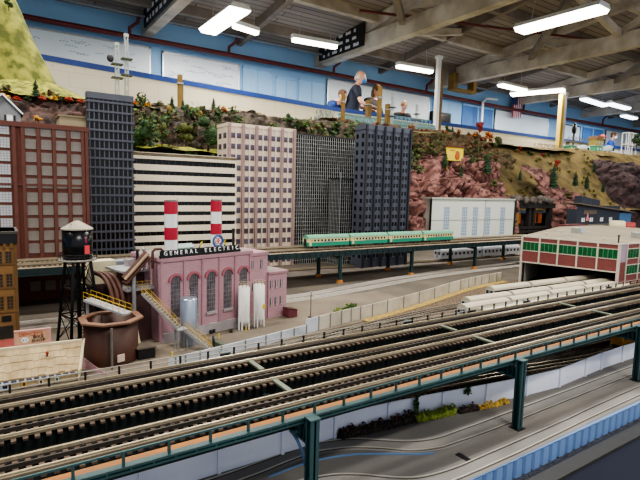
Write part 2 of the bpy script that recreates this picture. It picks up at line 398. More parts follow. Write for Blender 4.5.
def person(loc, rotz, H, lean, shirt, trousers, hair, label, mask=None, arms='lean', sleeves='short', hairlen=0, cap=None, bald=False):
    """standing figure, facing -y before rotation, bending forward by lean"""
    e = empty('person', loc, label, 'person', rotz=rotz); k = H/1.75
    def T(x, y, z):                                        # bend everything above the hip forward
        if z > .95:
            dz = z-.95; a = lean*min(1, dz/.25); x, y, z = x, y*math.cos(a) - dz*math.sin(a), .95 + dz*math.cos(a) + y*math.sin(a)
        return (x*k, y*k, z*k)
    R = lambda r: r*k
    hip, wai, che, sho, nek = T(0, 0, .95), T(0, 0, 1.12), T(0, 0, 1.30), T(0, .01, 1.43), T(0, 0, 1.52)
    ch = [[(hip, R(.135)), (wai, R(.125)), (che, R(.145)), (sho, R(.10)), (nek, R(.055)), (T(0, -.01, 1.58), R(.058))]]
    hands = []
    for s in (-1, 1):
        ch.append([(hip, R(.135)), (T(s*.09, 0, .86), R(.095)), (T(s*.10, -.01, .5), R(.062)), (T(s*.10, .02, .1), R(.042)), (T(s*.10, -.04, .035), R(.04)), (T(s*.105, -.16, .03), R(.03))])
        S = T(s*.19, .01, 1.42)
        if arms == 'lean':
            el = Vector(S) + Vector((s*.06*k, -.10*k, -.27*k)); wr = Vector((s*.20*k, -.36*k, 1.10*k))
            if (wr-el).length > .3*k: wr = el + (wr-el).normalized()*.27*k
        elif arms == 'chin' and s == 1:
            el = Vector(S) + Vector((.05*k, -.18*k, -.2*k)); wr = Vector(T(.04, -.14, 1.48))
        else: el = Vector(S) + Vector((s*.05*k, .0, -.28*k)); wr = el + Vector((0, -.08*k, -.24*k))
        ch.append([(sho, R(.10)), (S, R(.062)), (tuple(el), R(.043)), (tuple(wr), R(.03))])
        hands.append((s, Vector(wr), (Vector(wr)-el).normalized()))
    for s, w, d in hands:
        pal = w + d*.07*k; ch.append([(tuple(w), R(.03)), (tuple(pal), (R(.036), R(.02)))])
        side = d.cross(Vector((0, 0, 1))); side = side.normalized() if side.length > .1 else Vector((1, 0, 0))
        dn = Vector((0, 0, -1))
        for i in range(4):
            b0 = pal + side*(i-1.5)*.021*k + d*.02*k; l = (.06, .075, .07, .052)[i]*k
            ch.append([(tuple(pal), (R(.036), R(.02))), (tuple(b0), R(.010)), (tuple(b0+d*l*.55+dn*.004*k), R(.0085)), (tuple(b0+d*l*.9+dn*.03*k), R(.007))])
        t0 = w + d*.025*k - side*s*.03*k
        ch.append([(tuple(w), R(.03)), (tuple(t0), R(.012)), (tuple(t0+d*.035*k-side*s*.025*k), R(.0095)), (tuple(t0+d*.065*k-side*s*.02*k+dn*.01*k), R(.008))])
    body = skinned('body', ch, skin, e)
    # head joined to the body mesh
    hb = MB(); hc = Vector(T(0, -.03, 1.665)); a = lean*.55
    def Hh(x, y, z): return (hc.x+x*k, hc.y+(y*math.cos(a)-z*math.sin(a))*k, hc.z+(z*math.cos(a)+y*math.sin(a))*k)
    vs = []; nu, nv = 20, 14
    for j in range(nv+1):
        th = PI*j/nv
        for i in range(nu):
            ph = 2*PI*i/nu; x, y, z = math.sin(th)*math.cos(ph), math.sin(th)*math.sin(ph), math.cos(th)
            jw = 1 if z > -.2 else 1+.38*(z+.2)                       # narrowing jaw
            yy = y*.10*(jw if y > 0 else 1); 
            if y < 0 and abs(x) < .25 and -.35 < z < .12: yy -= .016*(1-abs(x)/.25)*(.6 if z > -.05 else 1)
            if y < 0 and .05 < z < .3 and .2 < abs(x) < .6: yy += .008
            vs.append(Hh(x*.076*jw, yy, z*.118))
    hb.add(vs, [(j*nu+i, (j+1)*nu+i, (j+1)*nu+(i+1) % nu, j*nu+(i+1) % nu) for j in range(nv) for i in range(nu)], skin, True)
    for s in (-1, 1): hb.blob(Hh(s*.078, .01, -.005), (.012*k, .02*k, .032*k), skin, 1, 0)
    m = body.data; import bmesh
    bm = bmesh.new(); bm.from_mesh(m); tmp = hb.mesh('head'); bm.from_mesh(tmp); bm.to_mesh(m); bm.free(); bpy.data.meshes.remove(tmp)
    eyeb = MB()
    for s in (-1, 1): MB().blob(Hh(s*.03, -.088, .015), (.012*k, .006*k, .007*k), M('eye_dark', '2a2320', .3), 1, 0, 8, 6).build('eye', e)
    if not mask: MB().blob(Hh(0, -.094, -.062), (.024*k, .007*k, .006*k), M('lips', 'b0645c', .5), 1, 0, 8, 6).build('mouth', e)
    # clothing follows the body
    top = [[(T(0, 0, .78), R(.185)), (T(0, 0, .93), R(.178)), (wai, R(.143)), (che, R(.163)), (sho, R(.116)), (T(0, 0, 1.495), R(.07))]]
    for s, w, d in hands:
        S = Vector(T(s*.19, .01, 1.42)); c_ = [c for c in ch if tuple(round(v, 4) for v in c[1][0]) == tuple(round(v, 4) for v in S)][0]
        el = Vector(c_[2][0]); end = S.lerp(el, .75) if sleeves == 'short' else None
        pts = [(sho, R(.116)), (tuple(S), R(.08))]
        if sleeves == 'short': pts.append((tuple(end), R(.066)))
        else: pts += [(tuple(el), R(.058)), (tuple(el.lerp(w, .9)), R(.042))]
        top.append(pts)
    skinned('shirt', top, shirt, e)
    tr = []
    for s in (-1, 1): tr.append([(T(0, 0, 1.0), R(.146)), (T(s*.09, 0, .86), R(.112)), (T(s*.10, -.01, .5), R(.08)), (T(s*.10, .02, .1), R(.062))])
    skinned('trousers', tr, trousers, e)
    sh = MB()
    for s in (-1, 1): sh.blob(T(s*.105, -.06, .04), (.05*k, .14*k, .042*k), m_dark, s, .1)
    sh.build('shoes', e)
    if hair and not bald:
        h = MB(); h.blob(Hh(0, .018, .03), (.087*k, .105*k, .112*k), hair, 3, .12, 16, 12)
        if hairlen: h.blob(Hh(0, .07, -.08), (.085*k, .055*k, .13*k), hair, 5, .15)
        ho = h.build('hair', e)
    elif hair:
        h = MB()
        for s in (-1, 1): h.blob(Hh(s*.062, .04, -.01), (.028*k, .055*k, .05*k), hair, 2, .2)
        h.blob(Hh(0, .085, -.02), (.06*k, .026*k, .05*k), hair, 4, .2); h.build('hair', e)
    if mask: MB().blob(Hh(0, -.07, -.055), (.064*k, .052*k, .055*k), mask, 1, .05).build('face_mask', e)
    if cap:
        c = MB(); c.blob(Hh(0, .005, .055), (.095*k, .115*k, .085*k), cap, 1, 0, 16, 10); c.blob(Hh(0, -.14, .045), (.065*k, .07*k, .012*k), cap, 1, 0); c.build('cap', e)
    return e
navy = M('navy_cloth', '1c2233', .85, var=.3, scale=12); denim = M('denim', '3b4a66', .85, var=.2)
blk = M('black_cloth', '24211f', .85, var=.3); royal = M('royal_blue_cloth', '2c4fa0', .8); mblue = M('mask_blue', '3f8ad0', .7)
gry = M('grey_hair', 'cfcac4', .8, var=.2); brn = M('brown_hair', '5a3f2c', .8, var=.3); blond = M('dark_blond_hair', '7b6040', .8, var=.3)
def stand(px, py, Y, H): 
    q = pY(px, py, Y); return (q.x, Y, FZ)
def ptop(px, py, Y): return pY(px, py, Y).z - FZ
person(stand(352, 80, 8.15, 0), .95, 1.88, .18, navy, denim, gry, 'bald man in navy short-sleeved shirt and blue mask leaning over the parapet', mask=mblue, bald=True)
person(stand(367, 90, 8.55, 0), .3, 1.76, .34, blk, denim, blond, 'long-haired woman in black top looking down beside the bald man', sleeves='long', hairlen=1)
person(stand(327, 95, 8.5, 0), .35, 1.58, .6, M('mid_blue_cloth', '223a78', .85), denim, brn, 'brown-haired visitor in blue bending over the parapet left of the bald man', arms='chin', sleeves='long')
person(stand(401, 104, 8.05, 0), -.3, 1.40, .25, blk, denim, blond, 'child peering over the parapet right of the long-haired woman')
person(stand(610, 134, 8.15, 0), .3, 1.50, .15, royal, denim, brn, 'person in blue with a white face mask at far right', mask=m_white)
person(stand(597, 138, 8.05, 0), .6, 1.36, .2, M('dull_red_cloth', '8d3f3a', .85), denim, brn, 'person in a red cap beside the masked person at far right', cap=M('red_cap', 'a8313a', .8))

# ================================================================== LAYOUT TABLE, STREETS
m_ground = M('yard_dirt', '5f574d', .95, scale=6, h2='48423b', bump=.15, detail=8)
m_road = M('grey_street', '7c7770', .8, scale=2.5, h2='5c5a59', detail=8)
m_lot = M('tan_lot', '786d5f', .95, scale=8, h2='62594e', detail=8)
m_gravel = M('dark_gravel', '5b524b', 1, scale=160, h2='2c2725', bump=.8, mix=(.4, .6))
m_ballast = M('brown_ballast', '6d5c4a', 1, scale=120, h2='433629', bump=.6, mix=(.4, .6))
m_fascia = M('fascia_navy', '2b3144', .75, var=.2, scale=4)
m_steel = M('rail_steel', 'c9bda4', .28, .6, var=.2, scale=20)
m_steeld = M('rail_dark_steel', '3c3733', .6, .3, var=.3)  # darker steel for centre rails, rail feet and street grooves
m_tie = M('tie_brown', '665446', .85, scale=60, h2='2f2722')
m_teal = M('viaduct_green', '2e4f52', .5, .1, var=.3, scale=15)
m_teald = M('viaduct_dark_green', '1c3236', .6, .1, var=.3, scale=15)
m_plank = M('walkway_wood', 'a06a35', .8, var=.3, scale=25, h2='86603f')
m_ltgreen = M('beam_pale_green', '69705f', .6, var=.25)
m_orange = M('orange_footing', 'c98a4a', .8, var=.25)

struct(MB().box(-1.6, 12, .422, 3.5, 1.02, G, m_ground).build('layout_ground'))
struct(MB().box(-1.6, 12, .422, .612, G, G+.002, m_road).build('street'))
struct(MB().box(-1.6, 12, .612, .99, G, G+.0015, m_gravel).build('gravel_bed'))
struct(MB().prism([(-.4, .995), (.36, .995), (.56, 1.08), (.98, 1.15), (1.25, 1.22), (1.25, 1.47), (-.4, 1.47)], lambda a, c, t: (a, c, G+.0015*t), m_lot).build('factory_lot'))
struct(MB().prism([(.55, .995), (2.2, .995), (2.2, 1.4), (1.6, 1.32), (1.24, 1.215), (.98, 1.14), (.66, 1.085)], lambda a, c, t: (a, c, G+.001*t), m_ballast).build('yard_ballast'))
b = MB(); b.box(-1.6, 12, .385, .406, .25, 1.068, m_fascia); b.box(-1.6, 12, .381, .408, 1.066, 1.071, m_dark)
struct(b.build('fascia_board'))
struct(MB().box(-1.6, 12, .407, .422, 1.05, 1.070, M('ledge_gravel', '4a4e5c', 1, scale=200, h2='22252e', mix=(.4, .6))).build('gravel_ledge'))
# blue corrugated retaining wall at the street edge
m_corr = M('corrugated_blue', '6f8fc0', .5, .1, var=.12, scale=8); m_corrd = M('corrugated_gap', '3c5476', .6, var=.2)
e = empty('corrugated_wall', (0, .420, 1.070), 'blue corrugated metal retaining wall along the front edge of the street', 'wall')
b = MB(); x = -.3
while x < 3.0:
    b.prism([(x, 0), (x+.003, -.0035), (x+.017, -.0035), (x+.02, 0), (x+.02, .002), (x, .002)], lambda a, c, t: (a, c, .031*t), m_corr)
    b.box(x+.02, x+.0235, 0, .002, 0, .031, m_corrd); x += .0235
b.build('corrugated_sheet', e); MB().box(-.3, 3.0, -.0035, .002, .030, .0315, m_corr).build('cap_rail', e)

def smooth(pts, n=6):
    out = []
    for i in range(len(pts)-1):
        p0, p1, p2, p3 = pts[max(i-1, 0)], pts[i], pts[i+1], pts[min(i+2, len(pts)-1)]
        for k in range(n):
            t = k/n
            out.append(tuple(.5*((2*b_)+(-a+c)*t+(2*a-5*b_+4*c-d)*t*t+(-a+3*b_-3*c+d)*t**3) for a, b_, c, d in zip(p0, p1, p2, p3)))
    return out + [pts[-1]]
def ribbon(mb, path, w, z0, z1, mat, off=0):
    """flat strip following a plan path"""
    L, R = [], []
    for i, p in enumerate(path):
        a = Vector(path[max(i-1, 0)]); c = Vector(path[min(i+1, len(path)-1)]); d = (c-a).normalized(); n = Vector((-d.y, d.x))
        q = Vector(p) + n*off; L.append(q+n*w/2); R.append(q-n*w/2)
    N = len(path); vs = [(v.x, v.y, z) for z in (z0, z1) for s in (L, R) for v in s]
    fs = []
    for i in range(N-1):
        a, b_, c, d = i, N+i, 2*N+i, 3*N+i
        fs += [(c, c+1, d+1, d), (a, c, d, b_) if False else (b_, b_+1, d+1, d), (a, a+1, c+1, c)]
    return mb.add(vs, fs, mat)
TR = {'far streetcar track with an S-bend along the white fence, embedded in the grey street':
      [[(-.3, .60), (.1, .602), (.24, .603), (.31, .607), (.39, .611), (.43, .603), (.465, .590), (.502, .563), (.54, .537), (.58, .524), (.63, .522), (.79, .522), (1.28, .525), (2.4, .53)],
       [(-.3, .573), (.1, .575), (.276, .581), (.34, .587), (.385, .589), (.42, .581), (.45, .569), (.488, .543), (.52, .517), (.56, .502), (.60, .498), (.752, .495), (1.22, .499), (2.4, .504)]],
      'near streetcar track closest to the blue corrugated wall, embedded in the grey street':
      [[(-.3, .525), (.1, .528), (.30, .537), (.36, .532), (.405, .512), (.45, .476), (.485, .457), (.54, .449), (.611, .449), (.816, .451), (1.13, .457), (2.4, .463)],
       [(-.3, .498), (.1, .50), (.27, .509), (.33, .505), (.375, .486), (.42, .452), (.46, .434), (.526, .428), (.647, .427), (.782, .430), (1.08, .435), (2.4, .44)]]}
for lab, rails in TR.items():
    e = empty('streetcar_track', (0, 0, 0), lab, 'track', 'streetcar tracks')
    bed = [((a[0]+c[0])/2, (a[1]+c[1])/2) for a, c in zip(smooth(rails[0], 8)[::2], smooth(rails[1], 8)[::2])] if len(rails[0]) == len(rails[1]) else smooth(rails[1])
    b = MB(); ribbon(b, bed if len(rails[0]) == len(rails[1]) else smooth(rails[1]), .040, G+.0018, G+.0023, M('track_bed_grey', '85827e', .75, scale=6, h2='6d6b69'), off=0 if len(rails[0]) == len(rails[1]) else .012); b.build('track_bed', e)
    for pth in rails:
        pth = smooth(pth)
        b = MB(); ribbon(b, pth, .0020, G+.002, G+.0034, M('street_rail', 'cfcac0', .3, .4)); ro = b.build('rail', e)
        b = MB(); ribbon(b, pth, .0020, G+.002, G+.0026, m_steeld, off=-.0021); b.build('groove', e)
tag(MB().cbox((.575, .462, G+.0022), (.010, .022, .001), m_dark).build('street_grate'), 'small dark drain slot in the street between the streetcar tracks', 'grate')
m_bluelip = M('blue_lip', '5a7ca8', .5, var=.1)
b = MB(); ribbon(b, smooth([(.30, .566), (.36, .569), (.40, .563), (.44, .550), (.48, .528), (.52, .503), (.545, .492)]), .0022, G+.002, G+.0038, m_bluelip)  # blue light on the lip beside the far track, put into its colour
tag(b.build('blue_lit_lip'), 'lip coloured as if lit blue, following the bend of the far streetcar track', 'curb')

# ================================================================== FOREGROUND VIADUCT
DZ = 1.216                                    # top of the longitudinal girders
X0, X1 = -.55, 3.0
def Hpost(mb, x, y, z0, z1, w, m, t=.0025):
    mb.box(x-w/2, x+w/2, y-w/2, y-w/2+t, z0, z1, m); mb.box(x-w/2, x+w/2, y+w/2-t, y+w/2, z0, z1, m); mb.box(x-t/2, x+t/2, y-w/2, y+w/2, z0, z1, m)
v = empty('elevated_viaduct', (0, .49, G), 'dark green steel elevated viaduct carrying three tracks across the foreground', 'viaduct')
L = lambda y: y-.49
b = MB(); b.box(X0, X1, L(.491), L(.494), .113, .118, m_teal); b.box(X0, X1, L(.488), L(.496), .112, .114, m_teal); b.box(X0, X1, L(.488), L(.497), .1165, .119, m_teal)
x = X0
while x < X1: b.box(x, x+.002, L(.4885), L(.492), .113, .117, m_teal); x += .0225
b.build('near_girder', v)
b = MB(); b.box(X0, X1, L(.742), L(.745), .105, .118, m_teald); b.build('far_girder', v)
m_blkg = M('stringer_black_green', '101b1c', .8, var=.3)
for y0 in (.520, .612, .700):                  # stringers below each track
    b = MB()
    for yy in (y0+.004, y0+.038): b.box(X0, X1, L(yy-.0015), L(yy+.0015), .091, .116, m_blkg); b.box(X0, X1, L(yy-.005), L(yy+.005), .091, .094, m_blkg)
    x = X0
    while x < X1: b.box(x, x+.003, L(y0), L(y0+.003), .091, .113, m_blkg); x += .05
    b.build('stringer', v)
# black sheets added in the open gaps between tracks, standing for their shade
for y0, y1 in ((.562, .612), (.653, .700)): MB().box(X0, X1, L(y0), L(y1), .088, .090, M('gap_shade_black', '14191a', .9)).build('gap_shade_sheet', v)
b = MB(); b.box(X0, X1, L(.498), L(.512), .112, .116, m_plank)
b.build('walkway', v); MB().box(X0, X1, L(.729), L(.741), .112, .116, m_plank).build('walkway', v)
for (x, y0, y1) in ((.333, .660, .702), (.330, .566, .612), (1.212, .660, .695), (1.21, .568, .612), (.771, .660, .700), (.771, .570, .612), (-.11, .66, .70), (-.11, .57, .612), (1.65, .66, .70), (1.65, .57, .612)):
    MB().box(x-.004, x+.004, L(y0-.006), L(y1+.006), .1185, .1215, m_ltgreen).build('cross_tie_plate', v)
# railings
for y, hgt in ((.4925, .014), (.743, .013)):
    r = MB(); r.beam((X0, L(y), .119+hgt), (X1, L(y), .119+hgt), .0022, .0022, m_teal)
    if y > .6:
        r = MB()
        for kk in (.45, 1): r.beam((X0, L(y), .119+hgt*kk), (X1, L(y), .119+hgt*kk), .0014, .0014, M('rail_grey', '9a958b', .5))
    ro = r.build('railing', v)
    pm = MB().box(-.0014, .0014, -.0014, .0014, 0, hgt+.001, m_teal if y < .6 else m_dark).mesh('railing_post'); n = int((X1-X0)/.0455)
    for i in range(n): put('railing_post', pm, ro, (X0+.01+i*.0455, L(y), .118))
# bents
def bent(x):
    for y in (.477, .752):
        p = MB(); Hpost(p, x, L(y), 0, .121, .0125, m_teal); p.box(x-.010, x+.010, L(y-.010), L(y+.010), 0, .003, m_dark); p.box(x-.0075, x+.0075, L(y-.0075), L(y+.0075), .121, .123, m_teal)
        p.build('post', v)
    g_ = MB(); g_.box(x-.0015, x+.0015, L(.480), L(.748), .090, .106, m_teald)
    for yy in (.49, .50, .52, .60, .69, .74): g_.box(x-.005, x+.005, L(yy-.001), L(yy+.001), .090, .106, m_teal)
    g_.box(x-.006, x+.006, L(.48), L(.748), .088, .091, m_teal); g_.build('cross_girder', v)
    if abs(x-.312) < .01:
        k = MB(); arc = [(L(.480)+.048*(1-math.cos(t*PI/2/10)), .085-.062*(1-math.sin(t*PI/2/10))) for t in range(11)]
        for (a0, z0), (a1, z1) in zip(arc, arc[1:]): k.beam((x-.002, a0, z0), (x-.002, a1, z1), .004, .0022, m_bluelip, up=(1, 0, 0))
        k.build('knee_bracket', v)
for x in (-.11, .312, .729, 1.152, 1.575, 2.0, 2.42): bent(x)
# three tracks, each lifted off as one
for lab, yc in (('nearest of the three viaduct tracks, beside the tan walkway', .543), ('middle of the three viaduct tracks', .629), ('farthest of the three viaduct tracks, nearest the factory', .7165)):
    t = empty('elevated_track', (0, yc, DZ), lab, 'track', 'viaduct tracks')
    b = MB(); x = X0; g = random.Random(int(yc*1e4))
    while x < X1: b.box(x, x+.0052, -.0275+g.uniform(-.001, .001), .0275, 0, .0025, m_tie); x += .0113
    b.build('ties', t)
    for dy in (-.0159, 0, .0159):
        r = MB(); r.box(X0, X1, dy-.0012, dy+.0012, .0025, .0068, m_steel if dy else m_steeld); r.box(X0, X1, dy-.0022, dy+.0022, .0025, .0032, m_steeld); r.build('rail', t)
    for dy in (-.0196, .0196):
        r = MB(); r.box(X0, X1, dy-.0013, dy+.0013, .0025, .0054, M('guard_timber', '6a604f', .7, var=.3, scale=40) if dy < 0 else M('guard_timber_yellow', '80734b', .7, var=.3, scale=40)); r.build('guard_timber', t)

# ================================================================== WHITE FENCE BELOW THE VIADUCT
m_fence = M('fence_white', 'dfe3f2', .6, scale=9, h2='cdd2e6')
fp = [(x, y-.008) for x, y in (lambda q: q)([(-.22, .622), (-.10, .622), (.02, .621), (.14, .62), (.245, .619), (.345, .618), (.44, .617), (.545, .608), (.66, .592), (.76, .575), (.865, .560), (.965, .551), (1.075, .557), (1.15, .561), (1.25, .562), (1.36, .560), (1.48, .560), (1.6, .560), (1.75, .560), (1.9, .560), (2.05, .560), (2.2, .560), (2.35, .560)])]
e = empty('white_fence', (.6, .6, G), 'long white panel fence standing between the street and the gravel under the viaduct', 'fence')
for (a, c) in zip(fp, fp[1:]):
    MB().beam((a[0]-.6, a[1]-.6, .0205), (c[0]-.6, c[1]-.6, .0205), .002, .041, m_fence).build('panel', e)
for a in fp: MB().box(a[0]-.6-.0025, a[0]-.6+.0025, a[1]-.6-.004, a[1]-.6+.001, 0, .0405, m_fence).build('batten', e)
# vegetation along that fence
lv = lambda n, h, v_=.3: M(n, h, .9, var=v_, scale=80)
m_yg = lv('leaf_yellow_green', '8a9a3e'); m_dg = lv('leaf_dark_green', '2f4a26'); m_mg = lv('leaf_green', '4d6b33'); m_or = lv('leaf_orange', 'd4722a'); m_ye = lv('leaf_yellow', 'd9ab3c')
m_rd = lv('leaf_red', 'a83a2c'); m_br = lv('leaf_brown', '5b4030'); m_blkl = lv('leaf_black', '2a2327'); m_tan = lv('leaf_tan', 'b39a4e')
m_trunk = M('bark', '4a3626', .95, var=.3, scale=40)
def bush(c, r, n, size, ms, label, seed, name='bush', cat='bush', group=None):
    e = MB(); e.blob((0, 0, r[2]*.55), (r[0]*.7, r[1]*.7, r[2]*.5), ms[0], seed, .4, 10, 6); e.leaves((0, 0, r[2]*.6), (r[0], r[1], r[2]*.6), n, size, ms, seed)
    return tag(e.build(name, None, c), label, cat, group)
def run(path, r, n, size, ms, label, seed, name='bush', cat='bush'):
    b = MB(); g = random.Random(seed); c0 = path[0]
    for i, (x, y) in enumerate(path):
        k = g.uniform(.7, 1.15)
        b.blob((x-c0[0], y-c0[1], r[2]*.4*k), (r[0]*.8, r[1]*.8, r[2]*.45*k), ms[0], seed+i, .5, 8, 5); b.leaves((x-c0[0], y-c0[1], r[2]*.55*k), (r[0], r[1], r[2]*.6*k), n, size, ms, seed+i)
    return tag(b.build(name, None, (c0[0], c0[1], G)), label, cat)
lp = lambda a, c, n: [(a[0]+(c[0]-a[0])*i/(n-1), a[1]+(c[1]-a[1])*i/(n-1)) for i in range(n)]
run(lp((.45, .600), (.585, .585), 18), (.009, .009, .019), 40, .0026, [m_blkl, m_br], 'dark dead brush piled along the foot of the white fence', 11, 'dead_brush')
run(lp((.600, .580), (.672, .568), 10), (.009, .008, .020), 44, .0025, [m_yg, m_mg, m_yg], 'low yellow-green hedge at the foot of the white fence', 12, 'low_hedge')
run(lp((.69, .564), (.725, .558), 5), (.008, .007, .015), 30, .0023, [m_blkl, m_br], 'small dark brown brush right of the yellow-green hedge', 13, 'dead_brush')
run(lp((.735, .556), (.80, .548), 9), (.008, .006, .012), 34, .0024, [m_tan, m_ye], 'dry straw-yellow grass tuft at the foot of the white fence', 14, 'dry_grass', 'grass')
b = MB(); b.leaves((0, 0, .03), (.006, .003, .03), 150, .0025, [m_dg, m_mg], 5, .2)
tag(b.build('climbing_vine', None, (.597, .585, G)), 'green vine climbing the white fence panel joint beside the low hedge', 'vine')
b = MB(); b.leaves((0, 0, .038), (.012, .003, .012), 70, .0025, [m_dg, m_mg], 6, .2)
tag(b.build('climbing_vine', None, (.715, .571, G)), 'small green vine hanging over the top of the white fence near the viaduct post', 'vine')

# ground-level track under the viaduct and its yellow work car
def flat_track(name, pts, label, gauge=.032, ties=True, z=G, tie=m_tie, rail=m_steel, third=True, tl=.052, rw=.0022):
    e = empty(name, (0, 0, z), label, 'track'); pth = smooth(pts, 10); b = MB(); acc = 0
    if ties:
        for a, c in zip(pth, pth[1:]):
            d = Vector(c)-Vector(a); l = d.length
            while acc < l:
                p = Vector(a)+d*(acc/l); n = Vector((-d.y, d.x)).normalized()*tl/2
                b.beam((p.x-n.x, p.y-n.y, .003), (p.x+n.x, p.y+n.y, .003), .006, .003, tie); acc += .015
            acc -= l
        b.build('ties', e)
    for o in ((-gauge/2, 0, gauge/2) if third else (-gauge/2, gauge/2)):
        r = MB(); ribbon(r, pth, rw, .0045 if ties else .0015, .008 if ties else .0035, rail, off=o); r.build('rail', e)
    return e
wq = pz(624, 343, G+.02)
flat_track('ground_track', [(-.3, .70), (.3, .70), (.8, .665), (1.2, .60), (1.38, wq.y+.003), (1.6, wq.y), (2.2, .60)], 'ground-level track curving under the viaduct behind the white fence')
flat_track('ground_track', [(.3, .80), (.7, .78), (1.1, .70), (1.5, .665), (2.2, .67)], 'second ground-level track merging under the viaduct')
m_yel = M('work_yellow', 'd9962c', .5, var=.25, scale=30)
q = pz(621, 350, G); wq = pz(624, 343, G+.02)
e = empty('work_car', (wq.x+.025, wq.y, G+.008), 'orange-yellow work car on the track behind the white fence at right', 'rail car', rotz=-.05)
b = MB(); b.prism([(-.06, .012), (-.06, .034), (-.05, .038), (-.02, .036), (.0, .030), (.055, .030), (.06, .026), (.06, .012)], lambda a, c, t: (a, -.014+.028*t, c), m_yel); b.build('body', e)
b = MB(); b.box(-.05, -.02, -.0145, .0145, .026, .032, m_dark); b.build('window_strip', e)
MB().cyl((-.02, 0, .036), (-.02, 0, .042), .003, m_white, 8).build('beacon', e)
for x in (-.04, .04):
    b = MB(); b.box(x-.016, x+.016, -.012, .012, .004, .012, m_dark)
    t_ = b.build('truck', e)
    for dx in (-.010, .010):
        for s in (-1, 1): MB().cyl((x+dx, s*.014, .0055), (x+dx, s*.017, .0055), .0055, m_galv, 12).build('wheel', t_)

# ================================================================== REAR VIADUCT WITH THE GREEN TRAIN
RZ = 1.244
v = empty('elevated_viaduct', (0, 1.665, G), 'rear dark green viaduct with orange post footings carrying the green and cream train', 'viaduct')
L = lambda y: y-1.665
XA, XB = -.6, 2.74
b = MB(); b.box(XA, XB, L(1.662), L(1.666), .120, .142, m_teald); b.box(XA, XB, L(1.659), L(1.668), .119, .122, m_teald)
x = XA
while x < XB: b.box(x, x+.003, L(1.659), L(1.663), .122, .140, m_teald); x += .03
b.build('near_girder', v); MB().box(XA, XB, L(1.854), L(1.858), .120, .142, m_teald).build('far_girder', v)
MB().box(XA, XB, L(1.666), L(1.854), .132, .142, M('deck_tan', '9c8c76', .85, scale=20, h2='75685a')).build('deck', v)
for x in (-.44, -.03, .39, .80, 1.215, 1.632, 2.085, 2.55):
    for y in (1.675, 1.842):
        p = MB(); Hpost(p, x, L(y), .012, .120, .0125, m_teal); po = p.build('post', v)
        MB().prism([(-.012, 0), (.012, 0), (.008, .014), (-.008, .014)], lambda a, c, t: (x+a, L(y)-.010+.02*t, c), m_orange).build('footing', po)
    MB().box(x-.004, x+.004, L(1.67), L(1.85), .106, .132, m_teald).build('cross_girder', v)
for yc, lab in ((1.715, 'near track on the rear viaduct, under the green train'), (1.805, 'far track on the rear viaduct behind the green train')):
    t = empty('elevated_track', (0, yc, G+.142), lab, 'track', 'rear viaduct tracks'); b = MB(); x = XA
    while x < XB: b.box(x, x+.006, -.024, .024, 0, .004, m_tie); x += .014
    b.build('ties', t)
    for dy in (-.016, 0, .016): MB().box(XA, XB, dy-.0013, dy+.0013, .004, .009, m_steel).build('rail', t)
    for dy in (-.021, .021): MB().box(XA, XB, dy-.0014, dy+.0014, .004, .007, M('guard_timber', 'a89a84')).build('guard_timber', t)
flat_track('ground_track', [(-.6, 1.60), (.2, 1.57), (.85, 1.53), (1.2, 1.585), (1.56, 1.655), (2.0, 1.70), (2.6, 1.72)], 'near ground-level track with bright rails crossing the grey road in front of the rear viaduct', ties=False, rw=.005, rail=M('bright_rail', 'd8d4cc', .35, .3))
flat_track('ground_track', [(-.6, 1.53), (.2, 1.50), (.85, 1.475), (1.2, 1.52), (1.56, 1.585), (2.0, 1.62), (2.6, 1.63)], 'ground-level track nearest the tan lot, parallel to the bright-railed track', ties=False, rw=.005, rail=M('bright_rail', 'd8d4cc'))
m_pale = M('pale_paving', '7a7269', .9, scale=30, h2='625b53')
b = MB(); ribbon(b, smooth([(-.6, 1.565), (.2, 1.535), (.85, 1.50), (1.2, 1.55), (1.56, 1.62), (2.0, 1.66), (2.6, 1.675)]), .115, G, G+.0012, m_pale); struct(b.build('paved_strip'))
flat_track('ground_track', [(.7, 2.06), (1.6, 2.0), (2.3, 1.945), (3.0, 1.93)], 'ground-level track carrying the silver cars behind the rear viaduct')
struct(MB().box(-.6, 3.8, 1.88, 2.05, G, G+.0008, M('back_street', '6f6862', .9, scale=10, h2='575149')).build('back_street'))

